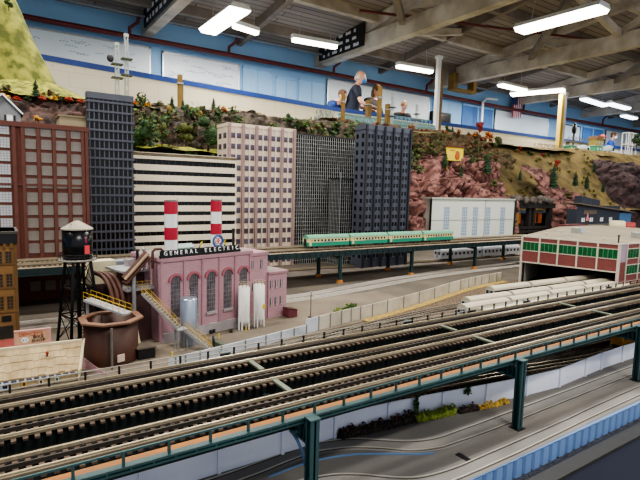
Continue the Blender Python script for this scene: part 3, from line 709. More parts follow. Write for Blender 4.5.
# cars of the green and cream train
m_grn = M('train_green', '2f8f76', .4, var=.1); m_crm = M('train_cream', 'ddd4a0', .45, var=.08); m_roofg = M('train_roof_green', '6aa78a', .5, var=.15)
m_glass = M('dark_glass', '20262c', .12, .2, var=.2); m_maroon = M('truck_maroon', '7a2a35', .6, var=.3); m_ltr = M('letter_blue', '5a78b0', .6)
def bogies(e, xs, w, zr_, mf, r=.006):
    for x in xs:
        t_ = MB().box(x-.02, x+.02, -w, w, zr_*.5, zr_+.004, mf).build('truck', e)
        for dx in (-.012, .012):
            for s in (-1, 1): MB().cyl((x+dx, s*(w-.002), r), (x+dx, s*(w+.001), r), r, m_dark, 10).build('wheel', t_)
def green_car():
    e = empty('passenger_car', (0, 0, 0), '', 'train car', 'cars of the green and cream train'); Lc = .210; h = Lc/2
    b = MB(); b.box(-h, h, -.021, .021, .010, .026, m_grn); b.box(-h, h, -.021, .021, .026, .041, m_crm)
    b.prism([(-.021, .041), (-.0225, .043), (-.018, .052), (-.008, .056), (.008, .056), (.018, .052), (.0225, .043), (.021, .041)], lambda a, c, t: (-h+Lc*t, a, c), m_roofg)
    b.build('body', e)
    wm = MB().box(-.0045, .0045, -.0212, -.0205, 0, .008, m_glass).mesh('window')
    for i in range(11): put('window', wm, e, (-h+.016+i*.0175, 0, .030))
    for s in (-1, 1): MB().box(-.005, .005, s*.0212-.0004, s*.0212+.0004, .012, .038, m_crm).build('door', e, (s*(h-.012), 0, 0))
    MB().box(-.03, .025, -.0214, -.021, .0275, .0292, m_ltr).build('lettering_band', e)
    bogies(e, (-h+.035, h-.035), .015, .010, m_maroon)
    for s in (-1, 1): MB().box(s*h-.003, s*h+.003, -.008, .008, .008, .04, m_dark).build('gangway', e)
    return e
gc = green_car()
labs = ['leading green and cream passenger car at the left end of the viaduct train', 'second green and cream passenger car from the left, in front of the navy tower', 'third green and cream passenger car from the left', 'rightmost green and cream passenger car, in front of the pale warehouse']
xs = [1.168, 1.388, 1.608, 1.828]
for i, (x, l) in enumerate(zip(xs, labs)):
    o = gc if i == 0 else dup(gc, (0, 0, 0), l)
    o['label'] = l; o.location = (x, 1.715, G+.151)
m_silv = M('stainless', 'c3c8cf', .35, .35, var=.12, scale=30)
def silver_car(roof, name, group, Lc, hgt=.07, wk=1.0):
    e = empty(name, (0, 0, 0), '', 'train car', group); h = Lc/2; k = hgt/.07
    MB().prism([(-.027*wk, .010), (-.028*wk, .05*k), (-.024*wk, .061*k), (-.014*wk, .068*k), (0, .070*k), (.014*wk, .068*k), (.024*wk, .061*k), (.028*wk, .05*k), (.027*wk, .010)], lambda a, c, t: (-h+Lc*t, a, c), roof).build('roof', e)
    b = MB(); b.box(-h+.001, h-.001, -.0286*wk, .0286*wk, .011, .052*k, m_silv if wk == 1 else M('subway_side', '3a3c40', .45, .3, var=.2)); b.build('body', e)
    wm = MB().box(-.007, .007, -.0292*wk, -.0284*wk, 0, .013, m_glass).mesh('window'); n = int(Lc/.034)
    for i in range(n): put('window', wm, e, (-h+.5*(Lc-(n-1)*.034)+i*.034, 0, .031*k))
    f = MB(); f.box(-h-.0015, -h+.001, -.024*wk, .024*wk, .012, .054*k, m_silv); f.box(-h-.002, -h, -.02*wk, -.008*wk, .034*k, .05*k, m_glass); f.box(-h-.002, -h, .008*wk, .02*wk, .034*k, .05*k, m_glass); f.box(-h-.002, -h, -.006, .006, .014, .05*k, M('car_door', '8a8f96', .4, .3)); f.build('car_end', e)
    bogies(e, (-h+.05, h-.05), .018*wk, .010, m_dark)
    return e
sc = silver_car(m_silv, 'silver_passenger_car', 'silver cars behind the rear viaduct', .34)
for i, (x, l) in enumerate(((2.27, 'left one of the silver passenger cars below the pale warehouse'), (2.63, 'right one of the silver passenger cars below the pale warehouse'))):
    o = sc if i == 0 else dup(sc, (0, 0, 0), l)
    o['label'] = l; o.location = (x, 1.945 if i == 0 else 1.935, G+.008); o.rotation_euler.z = -.03

# ================================================================== CITY BUILDINGS
def grid_rows(x0, n, dx, z0, m, dz): return [(x0+i*dx, z0-j*dz) for j in range(m) for i in range(n)]
# --- brown brick loft
m_brick = tilemat('brown_brick', '74443a', '5a352d', .012, .004, .12, .85, .22)
m_brickd = M('brick_trim', '633a31', .8, var=.2, scale=40); m_pane = M('frosted_pane', '918a86', .5, var=.25, scale=25); m_panew = M('pale_pane', 'c9cdd6', .45, var=.12, scale=25)
e = empty('brick_building', (0, 1.872, G), 'reddish brown brick loft building with rows of many-paned windows at far left', 'building')
b = MB(); b.box(-.5, .262, 0, .16, 0, .578, m_brick); b.build('walls', e)
b = MB(); b.box(-.505, .267, -.008, .16, .562, .574, m_brickd); b.box(-.505, .266, -.006, .15, .378, .384, m_brickd); b.box(-.505, .266, -.008, .15, .095, .104, m_brickd); b.build('cornice', e)
pl = MB().box(-.005, .005, -.007, 0, .1, .565, m_brickd).mesh('pilaster')
for x in (.052, .076, .118, .162, .204, .246, .258, -.02, -.064, -.108, -.152): put('pilaster', pl, e, (x, 0, 0))
def paned(w, h, nx, nz, mg, mf, d=.002, fr=.0018):
    b = MB(); b.box(-w/2, w/2, -d, 0, -h/2, h/2, mg)
    for i in range(nx+1): b.box(-w/2+w*i/nx-fr/2, -w/2+w*i/nx+fr/2, -d-.001, 0, -h/2, h/2, mf)
    for i in range(nz+1): b.box(-w/2, w/2, -d-.001, 0, -h/2+h*i/nz-fr/2, -h/2+h*i/nz+fr/2, mf)
    return b.mesh('window')
m_frw = M('window_frame_grey', '8d857c', .6, var=.1)
zs = [.552-.0415*j for j in range(5)] + [.3405-.0415*j for j in range(5)]
wA = paned(.029, .030, 4, 4, m_pane, m_frw, fr=.0011); wB = paned(.032, .032, 4, 4, m_panew, m_frw, fr=.001)
parts(e, 'window', wA, [(x, 0, z, 0) for z in zs for x in (.097, .140, .183, .226)] + [(x, 0, .048, 0) for x in (.097, .140, .183, .226)])
parts(e, 'window', wB, [(x, 0, z, 0) for z in zs for x in (.025, -.042, -.086, -.13)])
e.scale = (1.03, 1.04, 1.018)
# --- beige flat block behind it, and grey house on the ledge
m_khaki = M('khaki_wall', 'a79d80', .8, var=.12, scale=10)
e = empty('flat_roof_block', (.2, 2.0, G), 'plain khaki flat-roofed block showing above the brick loft beside the black tower', 'building')
MB().box(-.002, .10, 0, .1, 0, .632, m_khaki).build('walls', e); MB().box(-.006, .104, -.004, .104, .632, .638, M('khaki_roof', '8d8468', .8)).build('roof', e)
m_siding = M('grey_siding', '83878a', .7, var=.1, scale=60)
e = empty('gabled_house', (.035, 2.42, 1.70), 'small grey gabled house with white shuttered windows above the brick loft', 'house')
b = MB(); b.prism([(-.062, 0), (.062, 0), (.062, .078), (0, .142), (-.062, .078)], lambda a, c, t: (a, .12*t, c), m_siding); b.build('walls', e)
b = MB()
for s in (-1, 1): b.beam((s*.07, -.008, .074), (0, -.008, .148), .012, .006, m_white); b.add([(s*.072, -.01, .072), (0, -.01, .149), (0, .13, .149), (s*.072, .13, .072)], [(0, 1, 2, 3)], M('slate_roof', '4b4d50', .8))
b.build('roof', e)
for x in (-.03, .024):
    w = paned(.02, .036, 2, 2, m_white, m_white); wo = put('window', w, e, (x, 0, .048))
    for s in (-1, 1): put('shutter', MB().box(-.004, .004, -.003, 0, -.018, .018, m_dark).mesh('shutter'), wo, (s*.0155, 0, 0))
ch = MB().box(-.026, -.004, .04, .07, .10, .175, m_brickd).build('chimney', e); MB().box(-.029, -.001, .037, .073, .172, .18, m_pale).build('chimney_cap', ch)
# --- black tower
m_blk1 = M('tower_black', '2b2d33', .5, .1, var=.2, scale=20); m_blk2 = M('tower_black_glass', '0a0b0e', .15, .1); m_blkf = M('tower_frame', '50545f', .5, .1, var=.15)
e = empty('office_tower', (.282, 1.95, G), 'tall black office tower with a grid of narrow dark windows, left of the striped building', 'building')
MB().box(0, .156, 0, .03, 0, .72, m_blk1).build('walls', e)
MB().box(-.001, .158, -.006, .034, .70, .722, m_blkf).build('parapet', e)
b = MB(); zt = .69
for j in range(20): b.box(-.003, .159, -.006, 0, zt-.0335*j-.0035, zt-.0335*j+.0035, m_blkf)
b.build('floor_bands', e)
wm = MB().box(-.0055, .0055, -.0012, .001, -.0115, .0115, m_blk2).mesh('window')
parts(e, 'window', wm, [(.014+i*.016, -.0006, .672-.0335*j, 0) for j in range(19) for i in range(9)])
mm = MB().box(-.0020, .0020, -.0045, 0, .02, .70, m_blkf).mesh('mullion')
for i in range(10): put('mullion', mm, e, (.006+i*.016, 0, 0))
# --- cream striped building
m_cb = M('cream_band', 'e6dac2', .6, var=.08, scale=8); m_bg = M('ribbon_glass', '0e0f12', .12, .15)
e = empty('office_building', (.448, 2.0, G), 'cream office block with continuous black ribbon windows behind the twin chimneys', 'building')
MB().box(.004, .425, .004, .17, 0, .515, m_bg).build('ribbon_glazing', e)
bm_ = MB().box(0, .43, -.002, .175, -.0120, .0120, m_cb).mesh('spandrel_band')
for j in range(13): put('spandrel_band', bm_, e, (0, 0, .506-.0405*j - (0 if j else -.004)))
MB().box(0, .43, -.002, .175, .510, .524, m_cb).build('parapet', e)
mu = MB().box(-.0008, .0008, .0, .004, 0, .5, M('mullion_grey', '3d3f44', .4)).mesh('mullion')
for i in range(17): put('mullion', mu, e, (.012+i*.025, 0, 0))
# --- tall beige tower
m_bei = M('beige_tower', 'e0cebb', .65, var=.08, scale=8); m_pil = M('mauve_pilaster', '9c837f', .65, var=.12, scale=10); m_bw = M('beige_tower_glass', '453b3a', .25, 0, scale=14, h2='66607a')
e = empty('office_tower', (.921, 2.2, G), 'tall beige tower with five bays of paired windows and mauve pilasters', 'building')
MB().box(0, .367, 0, .13, 0, .692, m_bei).build('walls', e)
MB().box(-.003, .370, -.003, .133, .682, .697, m_bei).build('parapet', e)
pm = MB().box(-.007, .007, -.010, 0, 0, .694, m_pil).mesh('pilaster')
for i in range(6): put('pilaster', pm, e, (.006+i*.071, 0, 0))
bm_ = MB().box(.002, .365, -.005, 0, -.003, .003, m_bei).mesh('sill_band')
wm = MB().box(-.0105, .0105, -.0008, .001, -.0125, .0125, m_bw).mesh('window')
sp_ = [(.0415+i*.071+s*.0145, -.0004, .640-.0508*j, 0) for j in range(13) for i in range(5) for s in (-1, 1)]
parts(e, 'window', wm, sp_, 90)
for i in range(5): put('bay_mullion', MB().box(-.0022, .0022, -.004, 0, 0, .69, m_bei).mesh('bay_mullion'), e, (.0415+i*.071, 0, 0))
parts(e, 'side_window', MB().box(-.0008, .001, -.018, .018, -.0125, .0125, m_bw).mesh('side_window'), [(-.0004, .035 + k*.06, .640-.0508*j, 0) for j in range(13) for k in (0, 1)])
# --- black gridded curtain-wall block and its lower front wing
m_gg = M('grid_glass', '141518', .15, .2, var=.3, scale=30); m_gl = M('grid_lines', 'b9bbb8', .5, .2, var=.3, scale=40)
def curtain(e, w, d, h, nx, nz, front=True):
    MB().box(0, w, 0, d, 0, h, m_gg).build('glazing', e)
    b = MB()
    for i in range(nx+1): b.box(w*i/nx-.0010, w*i/nx+.0010, -.0025, 0, 0, h, m_gl); 
    for j in range(nz+1): b.box(0, w, -.002, 0, h*j/nz-.0007, h*j/nz+.0007, m_gl); b.box(-.002, 0, 0, d, h*j/nz-.0007, h*j/nz+.0007, m_gl)
    for i in range(int(nx*d/w)+1): b.box(-.0025, 0, w*i/nx-.0008, w*i/nx+.0008, 0, h, m_gl)
    b.build('mullion_grid', e); MB().box(-.003, w+.003, -.003, d+.003, h, h+.006, M('grid_cap', '24262a', .6)).build('parapet', e)
e = empty('office_block', (1.292, 2.2, G), 'wide black glass office block covered in a thin pale grid, behind its lower wing', 'building'); curtain(e, .40, .14, .672, 30, 33)
e = empty('office_block', (1.497, 2.08, G), 'lower black glass block with thin pale grid, left of the navy tower', 'building'); curtain(e, .15, .1, .45, 11, 22)
tag(MB().cyl((1.492, 2.075, G), (1.492, 2.075, G+.48), .0022, m_galv, 8).lathe([(.0, 0), (.005, .003), (0, .006)], (1.492, 2.075, G+.48), m_galv, 8).build('flagpole'), 'thin grey pole standing at the corner of the lower gridded black block', 'pole')
# --- dark navy tower
m_nv = M('navy_tower', '565b69', .5, .1, var=.12, scale=10); m_nvd = M('navy_pilaster', '30333c', .5, .1); m_nw = M('navy_tower_glass', '12151d', .15, .2)
e = empty('office_tower', (1.547, 1.95, G), 'dark navy tower with five ribbed bays of paired windows, left of the red cliff', 'building')
MB().box(0, .306, 0, .085, 0, .712, m_nv).build('walls', e)
MB().box(-.003, .309, -.003, .088, .700, .726, m_nv).build('parapet', e)
pm = MB().box(-.0045, .0045, -.011, 0, 0, .722, m_nvd).mesh('pilaster')
for i in range(6): put('pilaster', pm, e, (.0045+i*.0594, 0, 0))
wm = MB().box(-.0055, .0055, -.001, .001, -.0105, .0105, m_nw).mesh('window')
wm2 = MB().box(-.0085, .0085, -.0025, 0, -.0012, .0012, M('navy_sill', '767b86', .5)).mesh('window_sill')
sp_ = [(.0342+i*.0594+s*.0095, -.0004, .668-.0405*j, 0) for j in range(16) for i in range(5) for s in (-1, 1)]
parts(e, 'window', wm, sp_, 100)
parts(e, 'window_sill', wm2, [(.0342+i*.0594, 0, .655-.0405*j, 0) for j in range(16) for i in range(5)])
parts(e, 'side_window', MB().box(-.001, .001, -.008, .008, -.0105, .0105, m_nw).mesh('side_window'), [(-.0005, .02+.045*k, .668-.0405*j, 0) for j in range(16) for k in (0, 1)])
# --- pale warehouse
m_pw = M('pale_green_wall', 'd3d8cf', .7, var=.06, scale=6); m_pg = M('pale_blue_pane', '86a0c0', .35, var=.15, scale=20); m_line = M('wall_joint', '9aa39c', .7)
e = empty('warehouse', (2.945, 2.82, G), 'pale green-white flat-roofed warehouse with tall many-paned windows below the red cliff', 'building', rotz=-.06)
MB().box(0, 1.0, 0, .10, 0, .345, m_pw).build('walls', e); MB().box(-.01, 1.01, -.01, .11, .338, .352, M('pale_coping', 'b5bcb2', .7)).build('coping', e)
b = MB(); b.box(0, 1.0, -.003, 0, .165, .169, m_line); b.box(.615, .62, -.003, 0, 0, .34, m_line); b.build('wall_joints', e)
wm = paned(.062, .245, 3, 9, m_pg, m_pw, fr=.0035)
for x in (.165, .37, .50, .655, .845): put('window', wm, e, (x, 0, .155))
MB().box(.997, 1.010, -.012, .05, 0, .35, m_dark).build('downpipe', e); MB().box(-.012, -.002, -.004, .01, 0, .34, m_dark).build('side_strip', e)

# ================================================================== PINK FACTORY
def pplane(x, y, O, ang):
    """sight line met with an upright wall through O at plan angle ang; returns local (u, z)"""
    n = Vector((-math.sin(ang), math.cos(ang), 0)); d = ray(x, y); t = (Vector(O)-CAM).dot(n)/d.dot(n); P = CAM + d*t - Vector(O)
    return P.x*math.cos(ang) + P.y*math.sin(ang), P.z
FA = .235; FO = Vector((.338, 1.214, G))
U = lambda x: pplane(x, 300, FO, FA)[0]
m_pink = tilemat('pink_brick', 'b9929b', 'a5808a', .016, .005, .10, .85, .10)
m_pinkd = M('pink_trim', 'b08891', .8, var=.15, scale=30); m_arch = M('arch_rose', 'a86570', .8, var=.15); m_fwin = M('factory_glass', '4b474e', .3, .1, var=.4, scale=60, h2='726a70')
m_fgrey = M('factory_grey', '8b8589', .8, var=.2, scale=20); m_stone = M('stone_base', 'a8a0a2', .85, var=.2, scale=30)
e = empty('factory', tuple(FO), 'pink brick power plant with tall arched windows and a lettered roof sign', 'building', rotz=FA)
m1, s2, s3 = U(251), U(270), U(288)
b = MB(); b.box(0, m1, 0, .16, 0, .214, m_pink); b.build('main_hall', e)
b = MB(); b.box(-.003, m1+.003, -.004, .163, .208, .217, m_pinkd); b.box(0, m1, .003, .157, .2165, .2175, M('roof_gravel', '8f8784', .95, var=.3, scale=80)); b.build('main_cornice', e)
b = MB(); b.box(-.002, m1, -.005, 0, 0, .028, m_stone); b.build('stone_plinth', e)
for px in (162, 184.5, 202.5, 219.5, 235, 249.5):
    u = U(px); MB().box(u-.003, u+.003, -.003, 0, .02, .208, m_pinkd).build('pilaster', e)
def archwin(w, z0, z1, mat, fr):
    b = MB(); n = 10; r = w/2
    pts = [(-r, z0), (r, z0)] + [(r*math.cos(PI*k/n), z1-r+r*math.sin(PI*k/n)) for k in range(n+1)]
    b.prism(pts, lambda a, c, t: (a, -.001+.002*t, c), mat)
    for i in (-1, 0, 1): b.box(i*r*.5-.0005, i*r*.5+.0005, -.0022, 0, z0, z1-r*.2, fr)
    k = z0
    while k < z1-r: b.box(-r, r, -.0022, 0, k-.0005, k+.0005, fr); k += .012
    return b.mesh('arched_window')
def archring(w, z0, z1, mat, tk=.006):
    b = MB(); n = 12; r = w/2
    for k in range(n):
        a0, a1 = PI*k/n, PI*(k+1)/n
        P = [(rr*math.cos(a), z1-w/2+rr*math.sin(a)) for rr, a in ((r, a0), (r+tk, a0), (r+tk, a1), (r, a1))]
        b.prism(P, lambda a, c, t: (a, -.0045+.0045*t, c), mat)
    return b.mesh('arch_surround')
aw = archwin(.026, .062, .169, m_fwin, m_fgrey); ar = archring(.029, .062, .171, m_arch)
for px in (175.6, 193.6, 211, 227.5, 243):
    o = put('arched_window', aw, e, (U(px), 0, 0)); put('arch_surround', ar, o)
    put('window_sill', MB().box(-.016, .016, -.006, 0, .054, .061, m_stone).mesh('window_sill'), o)
# annexe: taller link and low wing
MB().box(m1, s2, .014, .13, 0, .205, m_pink).box(m1-.001, s2+.002, .010, .132, .198, .207, m_pinkd).build('link_block', e)
MB().box(s2, s3, .008, .12, 0, .142, m_pink).box(s2, s3+.002, .004, .122, .137, .144, m_pinkd).box(s2+.006, s3-.004, .014, .115, .1435, .1445, M('roof_gravel', '8f8784')).build('low_wing', e)
nm = MB().box(-.0042, .0042, -.001, .001, -.012, .012, m_fwin).box(-.0055, .0055, -.0025, 0, -.0135, -.012, m_stone).box(-.0005, .0005, -.002, 0, -.012, .012, m_white).mesh('window')
for px in (255, 264): put('window', nm, e, (U(px), .0138, .172))
for px in (256, 265): put('window', nm, e, (U(px), .0138, .105))
for px in (272.7, 277.5, 282.5):
    for z in (.105, .052): put('window', nm, e, (U(px), .0078, z))
MB().box(U(264)-.010, U(264)+.010, .012, .014, .055, .075, M('green_sign', '2f8a5a', .5)).build('green_sign', e)
# chimneys
m_cr = M('chimney_red', 'b5243c', .45, var=.12); m_cw = M('chimney_white', 'eef0f0', .45, var=.05)
def chimney(x, y, r, label):
    c = empty('chimney', (x, y, G+.2175), label, 'chimney', 'striped chimneys')
    MB().cyl((0, 0, 0), (0, 0, .140), r*.97, m_cw, 24).build('stack', c)
    for z0 in (.040, .107): MB().lathe([(r, z0), (r, z0+.032)], (0, 0, 0), m_cr, 24).build('red_band', c)
    b = MB(); b.lathe([(r*.97, .140), (r*1.02, .140), (r*1.02, .142), (r*.7, .142), (r*.7, .132)], (0, 0, 0), m_dark, 24); b.build('rim', c)
    MB().cyl((r*1.1, 0, 0), (r*1.1, 0, .147), .0008, m_galv, 6).build('lightning_rod', c)
q = pY(171, 255, 1.275); chimney(q.x, 1.275, .0165, 'left red and white striped chimney on the pink factory roof')
q = pY(216, 240, 1.375); chimney(q.x, 1.375, .0158, 'right red and white striped chimney, behind the round roof emblem')
# roof sign: white letters on a dark rack
sg = empty('roof_sign', tuple(FO + Vector((math.cos(FA)*.015+.006*math.sin(FA)*0, math.sin(FA)*.015+.004, .2175))), 'row of white block letters on a dark rack along the pink factory roof edge', 'sign', rotz=FA)
u0, u1 = U(161)-.015, U(240)-.015
MB().box(u0, u1, -.004, .006, 0, .006, m_dark).build('rack', sg)
T_ = 'GENERAL ELECTRIC'; st = (u1-u0-.012)/len(T_)
for i, chh in enumerate(T_):
    if chh != ' ': text('letter', chh, .0150, m_white, sg, (u0+.012+i*st, -.005, .0115), depth=.0012, sx=.92)
b = MB()
for i in range(12): b.box(u0+.01+i*(u1-u0-.02)/11-.0006, u0+.01+i*(u1-u0-.02)/11+.0006, .002, .004, 0, .02, m_dark)
b.box(u0, u1, .001, .003, .004, .0185, m_dark); b.build('back_frame', sg)
q = pplane(218, 241, FO + Vector((0, .045, 0)), FA)
em = empty('round_emblem', tuple(FO + Vector((q[0]*math.cos(FA), .045+q[0]*math.sin(FA), .2175))), 'round blue and red neon emblem standing on the factory roof', 'sign', rotz=FA)
hz = q[1]-.2175
m_nb = M('neon_blue', '4a6fa8', .4, var=.2); m_nr = M('neon_red', 'd6413c', .4, var=.2); m_ny = M('neon_yellow', 'e6c92e', .4)
ring = lambda mb, r, t, m, z: mb.tube([(r*math.cos(a*PI/16), 0, z+r*math.sin(a*PI/16)) for a in range(33)], t, m, 6, False)
b = MB(); ring(b, .0165, .0024, m_nb, hz); ring(b, .0128, .0012, m_nb, hz)
for k in range(16): a = k*PI/8; b.beam((.0128*math.cos(a), 0, hz+.0128*math.sin(a)), (.0165*math.cos(a), 0, hz+.0165*math.sin(a)), .001, .001, m_nb)
b.build('ring', em)
b = MB()                                        # interlaced cursive strokes inside the ring
for pts in ([(-.008, .006), (-.004, .008), (-.001, .004), (-.003, 0), (-.007, 0), (-.009, -.004), (-.006, -.008), (-.002, -.006), (-.001, -.001)],
            [(.008, .006), (.004, .009), (.001, .005), (.004, .001), (.001, -.003), (.003, -.008), (.007, -.007), (.009, -.003)],
            [(-.009, .001), (0, .0005), (.009, .002)]):
    b.tube([(a, -.001, hz+c) for a, c in smooth(pts, 4)], .0012, m_nr, 6)
b.build('cursive_strokes', em)
MB().box(-.001, .001, 0, .002, 0, hz-.016, m_dark).build('mast', em)
q = pplane(200, 241, FO + Vector((0, .045, 0)), FA)
hk = empty('hook_sign', tuple(FO + Vector((q[0]*math.cos(FA), .045+q[0]*math.sin(FA), .2175))), 'yellow hook-shaped neon bolt left of the round roof emblem', 'sign', rotz=FA)
b = MB(); b.tube([(a, 0, c) for a, c in smooth([(-.008, .012), (-.007, .006), (-.002, .006), (.001, .014), (.003, .026), (.008, .028)], 5)], .0017, m_ny, 6); b.build('bolt', hk)
MB().box(-.001, .001, 0, .002, 0, .02, m_dark).build('mast', hk)
q = pplane(225.5, 241, FO + Vector((0, .045, 0)), FA)
hk = empty('hook_sign', tuple(FO + Vector((q[0]*math.cos(FA), .05+q[0]*math.sin(FA), .2175))), 'small yellow neon bolt right of the round roof emblem', 'sign', rotz=FA)
b = MB(); b.tube([(a, 0, c) for a, c in smooth([(.002, .012), (.003, .018), (-.001, .022), (.002, .030)], 5)], .0015, m_ny, 6); b.build('bolt', hk); MB().box(-.001, .001, 0, .002, 0, .016, m_dark).build('mast', hk)
# roof pipes and vents
m_rust = M('rust_brown', '5b3a30', .6, .2, var=.35, scale=30); m_rustd = M('rust_dark', '48291d', .55, .1, var=.35, scale=20)
LF = lambda u, w, z: FO + Vector((u*math.cos(FA)-w*math.sin(FA), u*math.sin(FA)+w*math.cos(FA), z))
tag(MB().tube([LF(-.01, .03, .19), LF(-.01, .03, .232), LF(-.004, .03, .238), LF(.012, .03, .238), LF(.018, .03, .232), LF(.018, .03, .217)], .0035, m_rust, 8).build('roof_pipe'), 'brown bent pipe on the factory roof left of the left chimney', 'pipe')
tag(MB().cyl(LF(-.012, .07, .18), LF(-.012, .07, .236), .0035, m_galv, 10).lathe([(.006, 0), (.006, .003), (0, .006)], LF(-.012, .07, .234), m_galv, 10).build('roof_vent'), 'thin grey vent stack at the left end of the factory roof', 'vent')
tag(MB().cyl(LF(-.03, .07, .18), LF(-.03, .07, .234), .0035, m_dark, 10).lathe([(.006, 0), (.006, .003), (0, .005)], LF(-.03, .07, .232), m_dark, 10).build('roof_vent'), 'thin black vent stack at far left of the factory roof', 'vent')
tag(MB().cyl(LF(m1-.02, .06, .2175), LF(m1-.02, .06, .275), .004, m_dark, 10).lathe([(.0055, 0), (.0055, .003), (0, .005)], LF(m1-.02, .06, .273), m_dark, 10).build('roof_vent'), 'black vent stack at the right end of the factory roof', 'vent')
b = MB(); b.box(-.03, .03, -.012, .012, 0, .014, M('greenhouse', '7f9a92', .3, var=.3)); b.prism([(-.012, .014), (0, .024), (.012, .014)], lambda a, c, t: (-.03+.06*t, a, c), M('skylight', '9fb5b0', .2))
tag(b.build('roof_skylight', None, LF(.10, .075, .2175), FA), 'grey-green glazed skylight on the factory roof between the chimneys', 'skylight')

# ---- process house left of the hall: brown block, grey slabs, catwalks, pipes
m_slab = M('grey_slab', '9a9a9c', .6, .1, var=.2, scale=25); m_yr = M('yellow_rail', 'c9a52a', .5, var=.2); m_brp = M('brown_panel', '553a38', .7, var=.3, scale=15)
m_creamp = M('cream_panel', 'd8cdac', .7, var=.1)
e = empty('boiler_house', (.295, 1.30, G), 'dark brown boiler house with grey roof slabs at the left end of the pink factory', 'building', rotz=FA)
MB().box(-.04, .035, -.035, .07, 0, .135, m_brp).build('walls', e)
MB().box(-.048, .030, -.05, .075, .135, .142, m_slab).build('lower_slab', e)
MB().box(-.02, .03, .0, .07, .142, .178, m_brp).build('upper_room', e); MB().box(-.048, .03, -.03, .075, .178, .183, m_slab).build('roof_slab', e)
MB().box(.0, .028, .045, .07, .183, .20, m_stone).build('penthouse', e)
def rails(mb, a, c, h=.016, m=m_yr, n=6, t=.0008):
    a, c = Vector(a), Vector(c)
    for k in (.5, 1): mb.beam(a+Vector((0, 0, h*k)), c+Vector((0, 0, h*k)), t, t, m)
    for i in range(n+1): p = a.lerp(c, i/n); mb.beam(p, p+Vector((0, 0, h)), t, t, m)
b = MB(); rails(b, (-.048, -.05, .142), (.03, -.05, .142)); b.build('railing', e)
st_ = empty('stairway', (.34, 1.15, G), 'grey metal stairway with yellow handrails descending from the boiler house', 'stairs')
O = Vector((.34, 1.15, G)); A, B_, C_ = Vector((.292, 1.215, 1.236)), Vector((.358, 1.150, 1.155)), Vector((.425, 1.088, 1.103))
for nme, p0, p1 in (('upper_flight', A, B_), ('lower_flight', B_+Vector((.012, -.012, 0)), C_)):
    b = MB(); d = (p1-p0); side = Vector((-d.y, d.x, 0)).normalized()*.009
    for s in (-1, 1): b.beam(p0-O+side*s, p1-O+side*s, .0016, .006, m_slab)
    n = 14
    for i in range(n): q = p0.lerp(p1, (i+.5)/n)-O; b.beam(q-side, q+side, .0045, .0012, m_slab)
    f = b.build(nme, st_); r = MB()
    for s in (-1, 1): rails(r, p0-O+side*s, p1-O+side*s)
    r.build('handrail', f)
b = MB(); q = B_-O; b.box(q.x-.008, q.x+.018, q.y-.018, q.y+.010, q.z-.003, q.z, m_slab)
lo = b.build('landing', st_)
for dx, dy in ((-.006, -.015), (.015, -.015), (-.006, .008), (.015, .008)): put('leg', MB().box(-.0015, .0015, -.0015, .0015, -q.z+.0, 0, m_slab).mesh('leg'), st_, (q.x+dx, q.y+dy, q.z-.003)).scale.z = (q.z-.003)/q.z
tag(MB().tube([(.254, 1.248, 1.268), (.312, 1.258, 1.328)], .008, m_rust, 10).tube([(.254, 1.236, 1.268), (.312, 1.244, 1.328)], .004, M('conveyor_tan', 'a98f74', .7), 8).beam((.254, 1.242, 1.258), (.312, 1.25, 1.318), .03, .004, m_rust).build('conveyor'), 'sloping brown conveyor tube rising to the factory roof', 'conveyor')
tag(MB().box(.19, .30, 1.375, 1.42, G, 1.235, m_brp).build('machinery_block'), 'dark brown base block under the cream hopper', 'block')
MBh = MB(); MBh.prism([(-.03, .06), (.03, .06), (.045, .0), (-.045, .0)], lambda a, c, t: (a, -.02+.04*t, c), m_creamp)
tag(MBh.box(.03, .09, -.01, .03, .005, .055, M('silver_sheet', 'a2a9b2', .4, .3)).build('hopper', None, (.228, 1.40, 1.235), .1), 'cream sloped hopper with grey side behind the rusty pipes', 'hopper')
for i, (dx, lab) in enumerate(((0, 'leftmost of three rusty pipes bending down beside the round tank'), (.012, 'middle of three rusty pipes bending down beside the round tank'), (.024, 'rightmost of three rusty pipes bending down beside the round tank'))):
    tag(MB().tube(smooth([(.200+dx*.9, 1.345-dx, 1.272), (.214+dx, 1.31-dx*.5, 1.268), (.224+dx, 1.285, 1.252), (.229+dx, 1.262, 1.225), (.230+dx, 1.248, 1.17), (.230+dx, 1.248, G)], 5), .0055, m_rust, 10).build('bent_pipe'), lab, 'pipe')
tag(MB().cyl((.275, 1.238, G), (.275, 1.238, 1.275), .005, m_galv, 10).build('vent_pipe'), 'pale grey upright pipe between the rusty pipes and the conveyor', 'pipe')
# round rusty tank with octagonal rim
tc_ = Vector((.207, 1.160, G))
e = empty('settling_tank', tuple(tc_), 'round rust-brown tank with a wide eight-sided tan rim', 'tank')
MB().lathe([(.057, 0), (.057, .094), (.051, .094), (.051, .05), (0, .05)], (0, 0, 0), m_rustd, 32).build('shell', e)
m_rim = M('rim_tan', '7c5a46', .7, var=.2, scale=30)
b = MB(); R_ = [(.070, .095), (.070, .099), (.054, .099), (.054, .095)]; b.lathe(R_ + [R_[0]], (0, 0, 0), m_rim, 8, False, PI/8); b.build('rim', e)
b = MB(); b.box(-.02, -.004, -.0595, -.056, .012, .028, M('tank_notice', 'd8c0b4', .7)); b.build('notice_plate', e, None, .35)
MB().tube([(-.012, -.070, 0), (-.012, -.070, .092)], .0025, M('pole_grey', '6d6a62', .7), 8).build('ladder_pole', e)
cw = empty('tank_catwalk', (0, 0, 0), 'grey catwalk with yellow rails crossing the round rusty tank', 'catwalk')
a, c = Vector((.168, 1.225, 1.230)), Vector((.240, 1.142, 1.206)); side = Vector((c.y-a.y, a.x-c.x, 0)).normalized()*.012
MB().beam(a, c, .026, .005, m_slab).build('deck', cw)
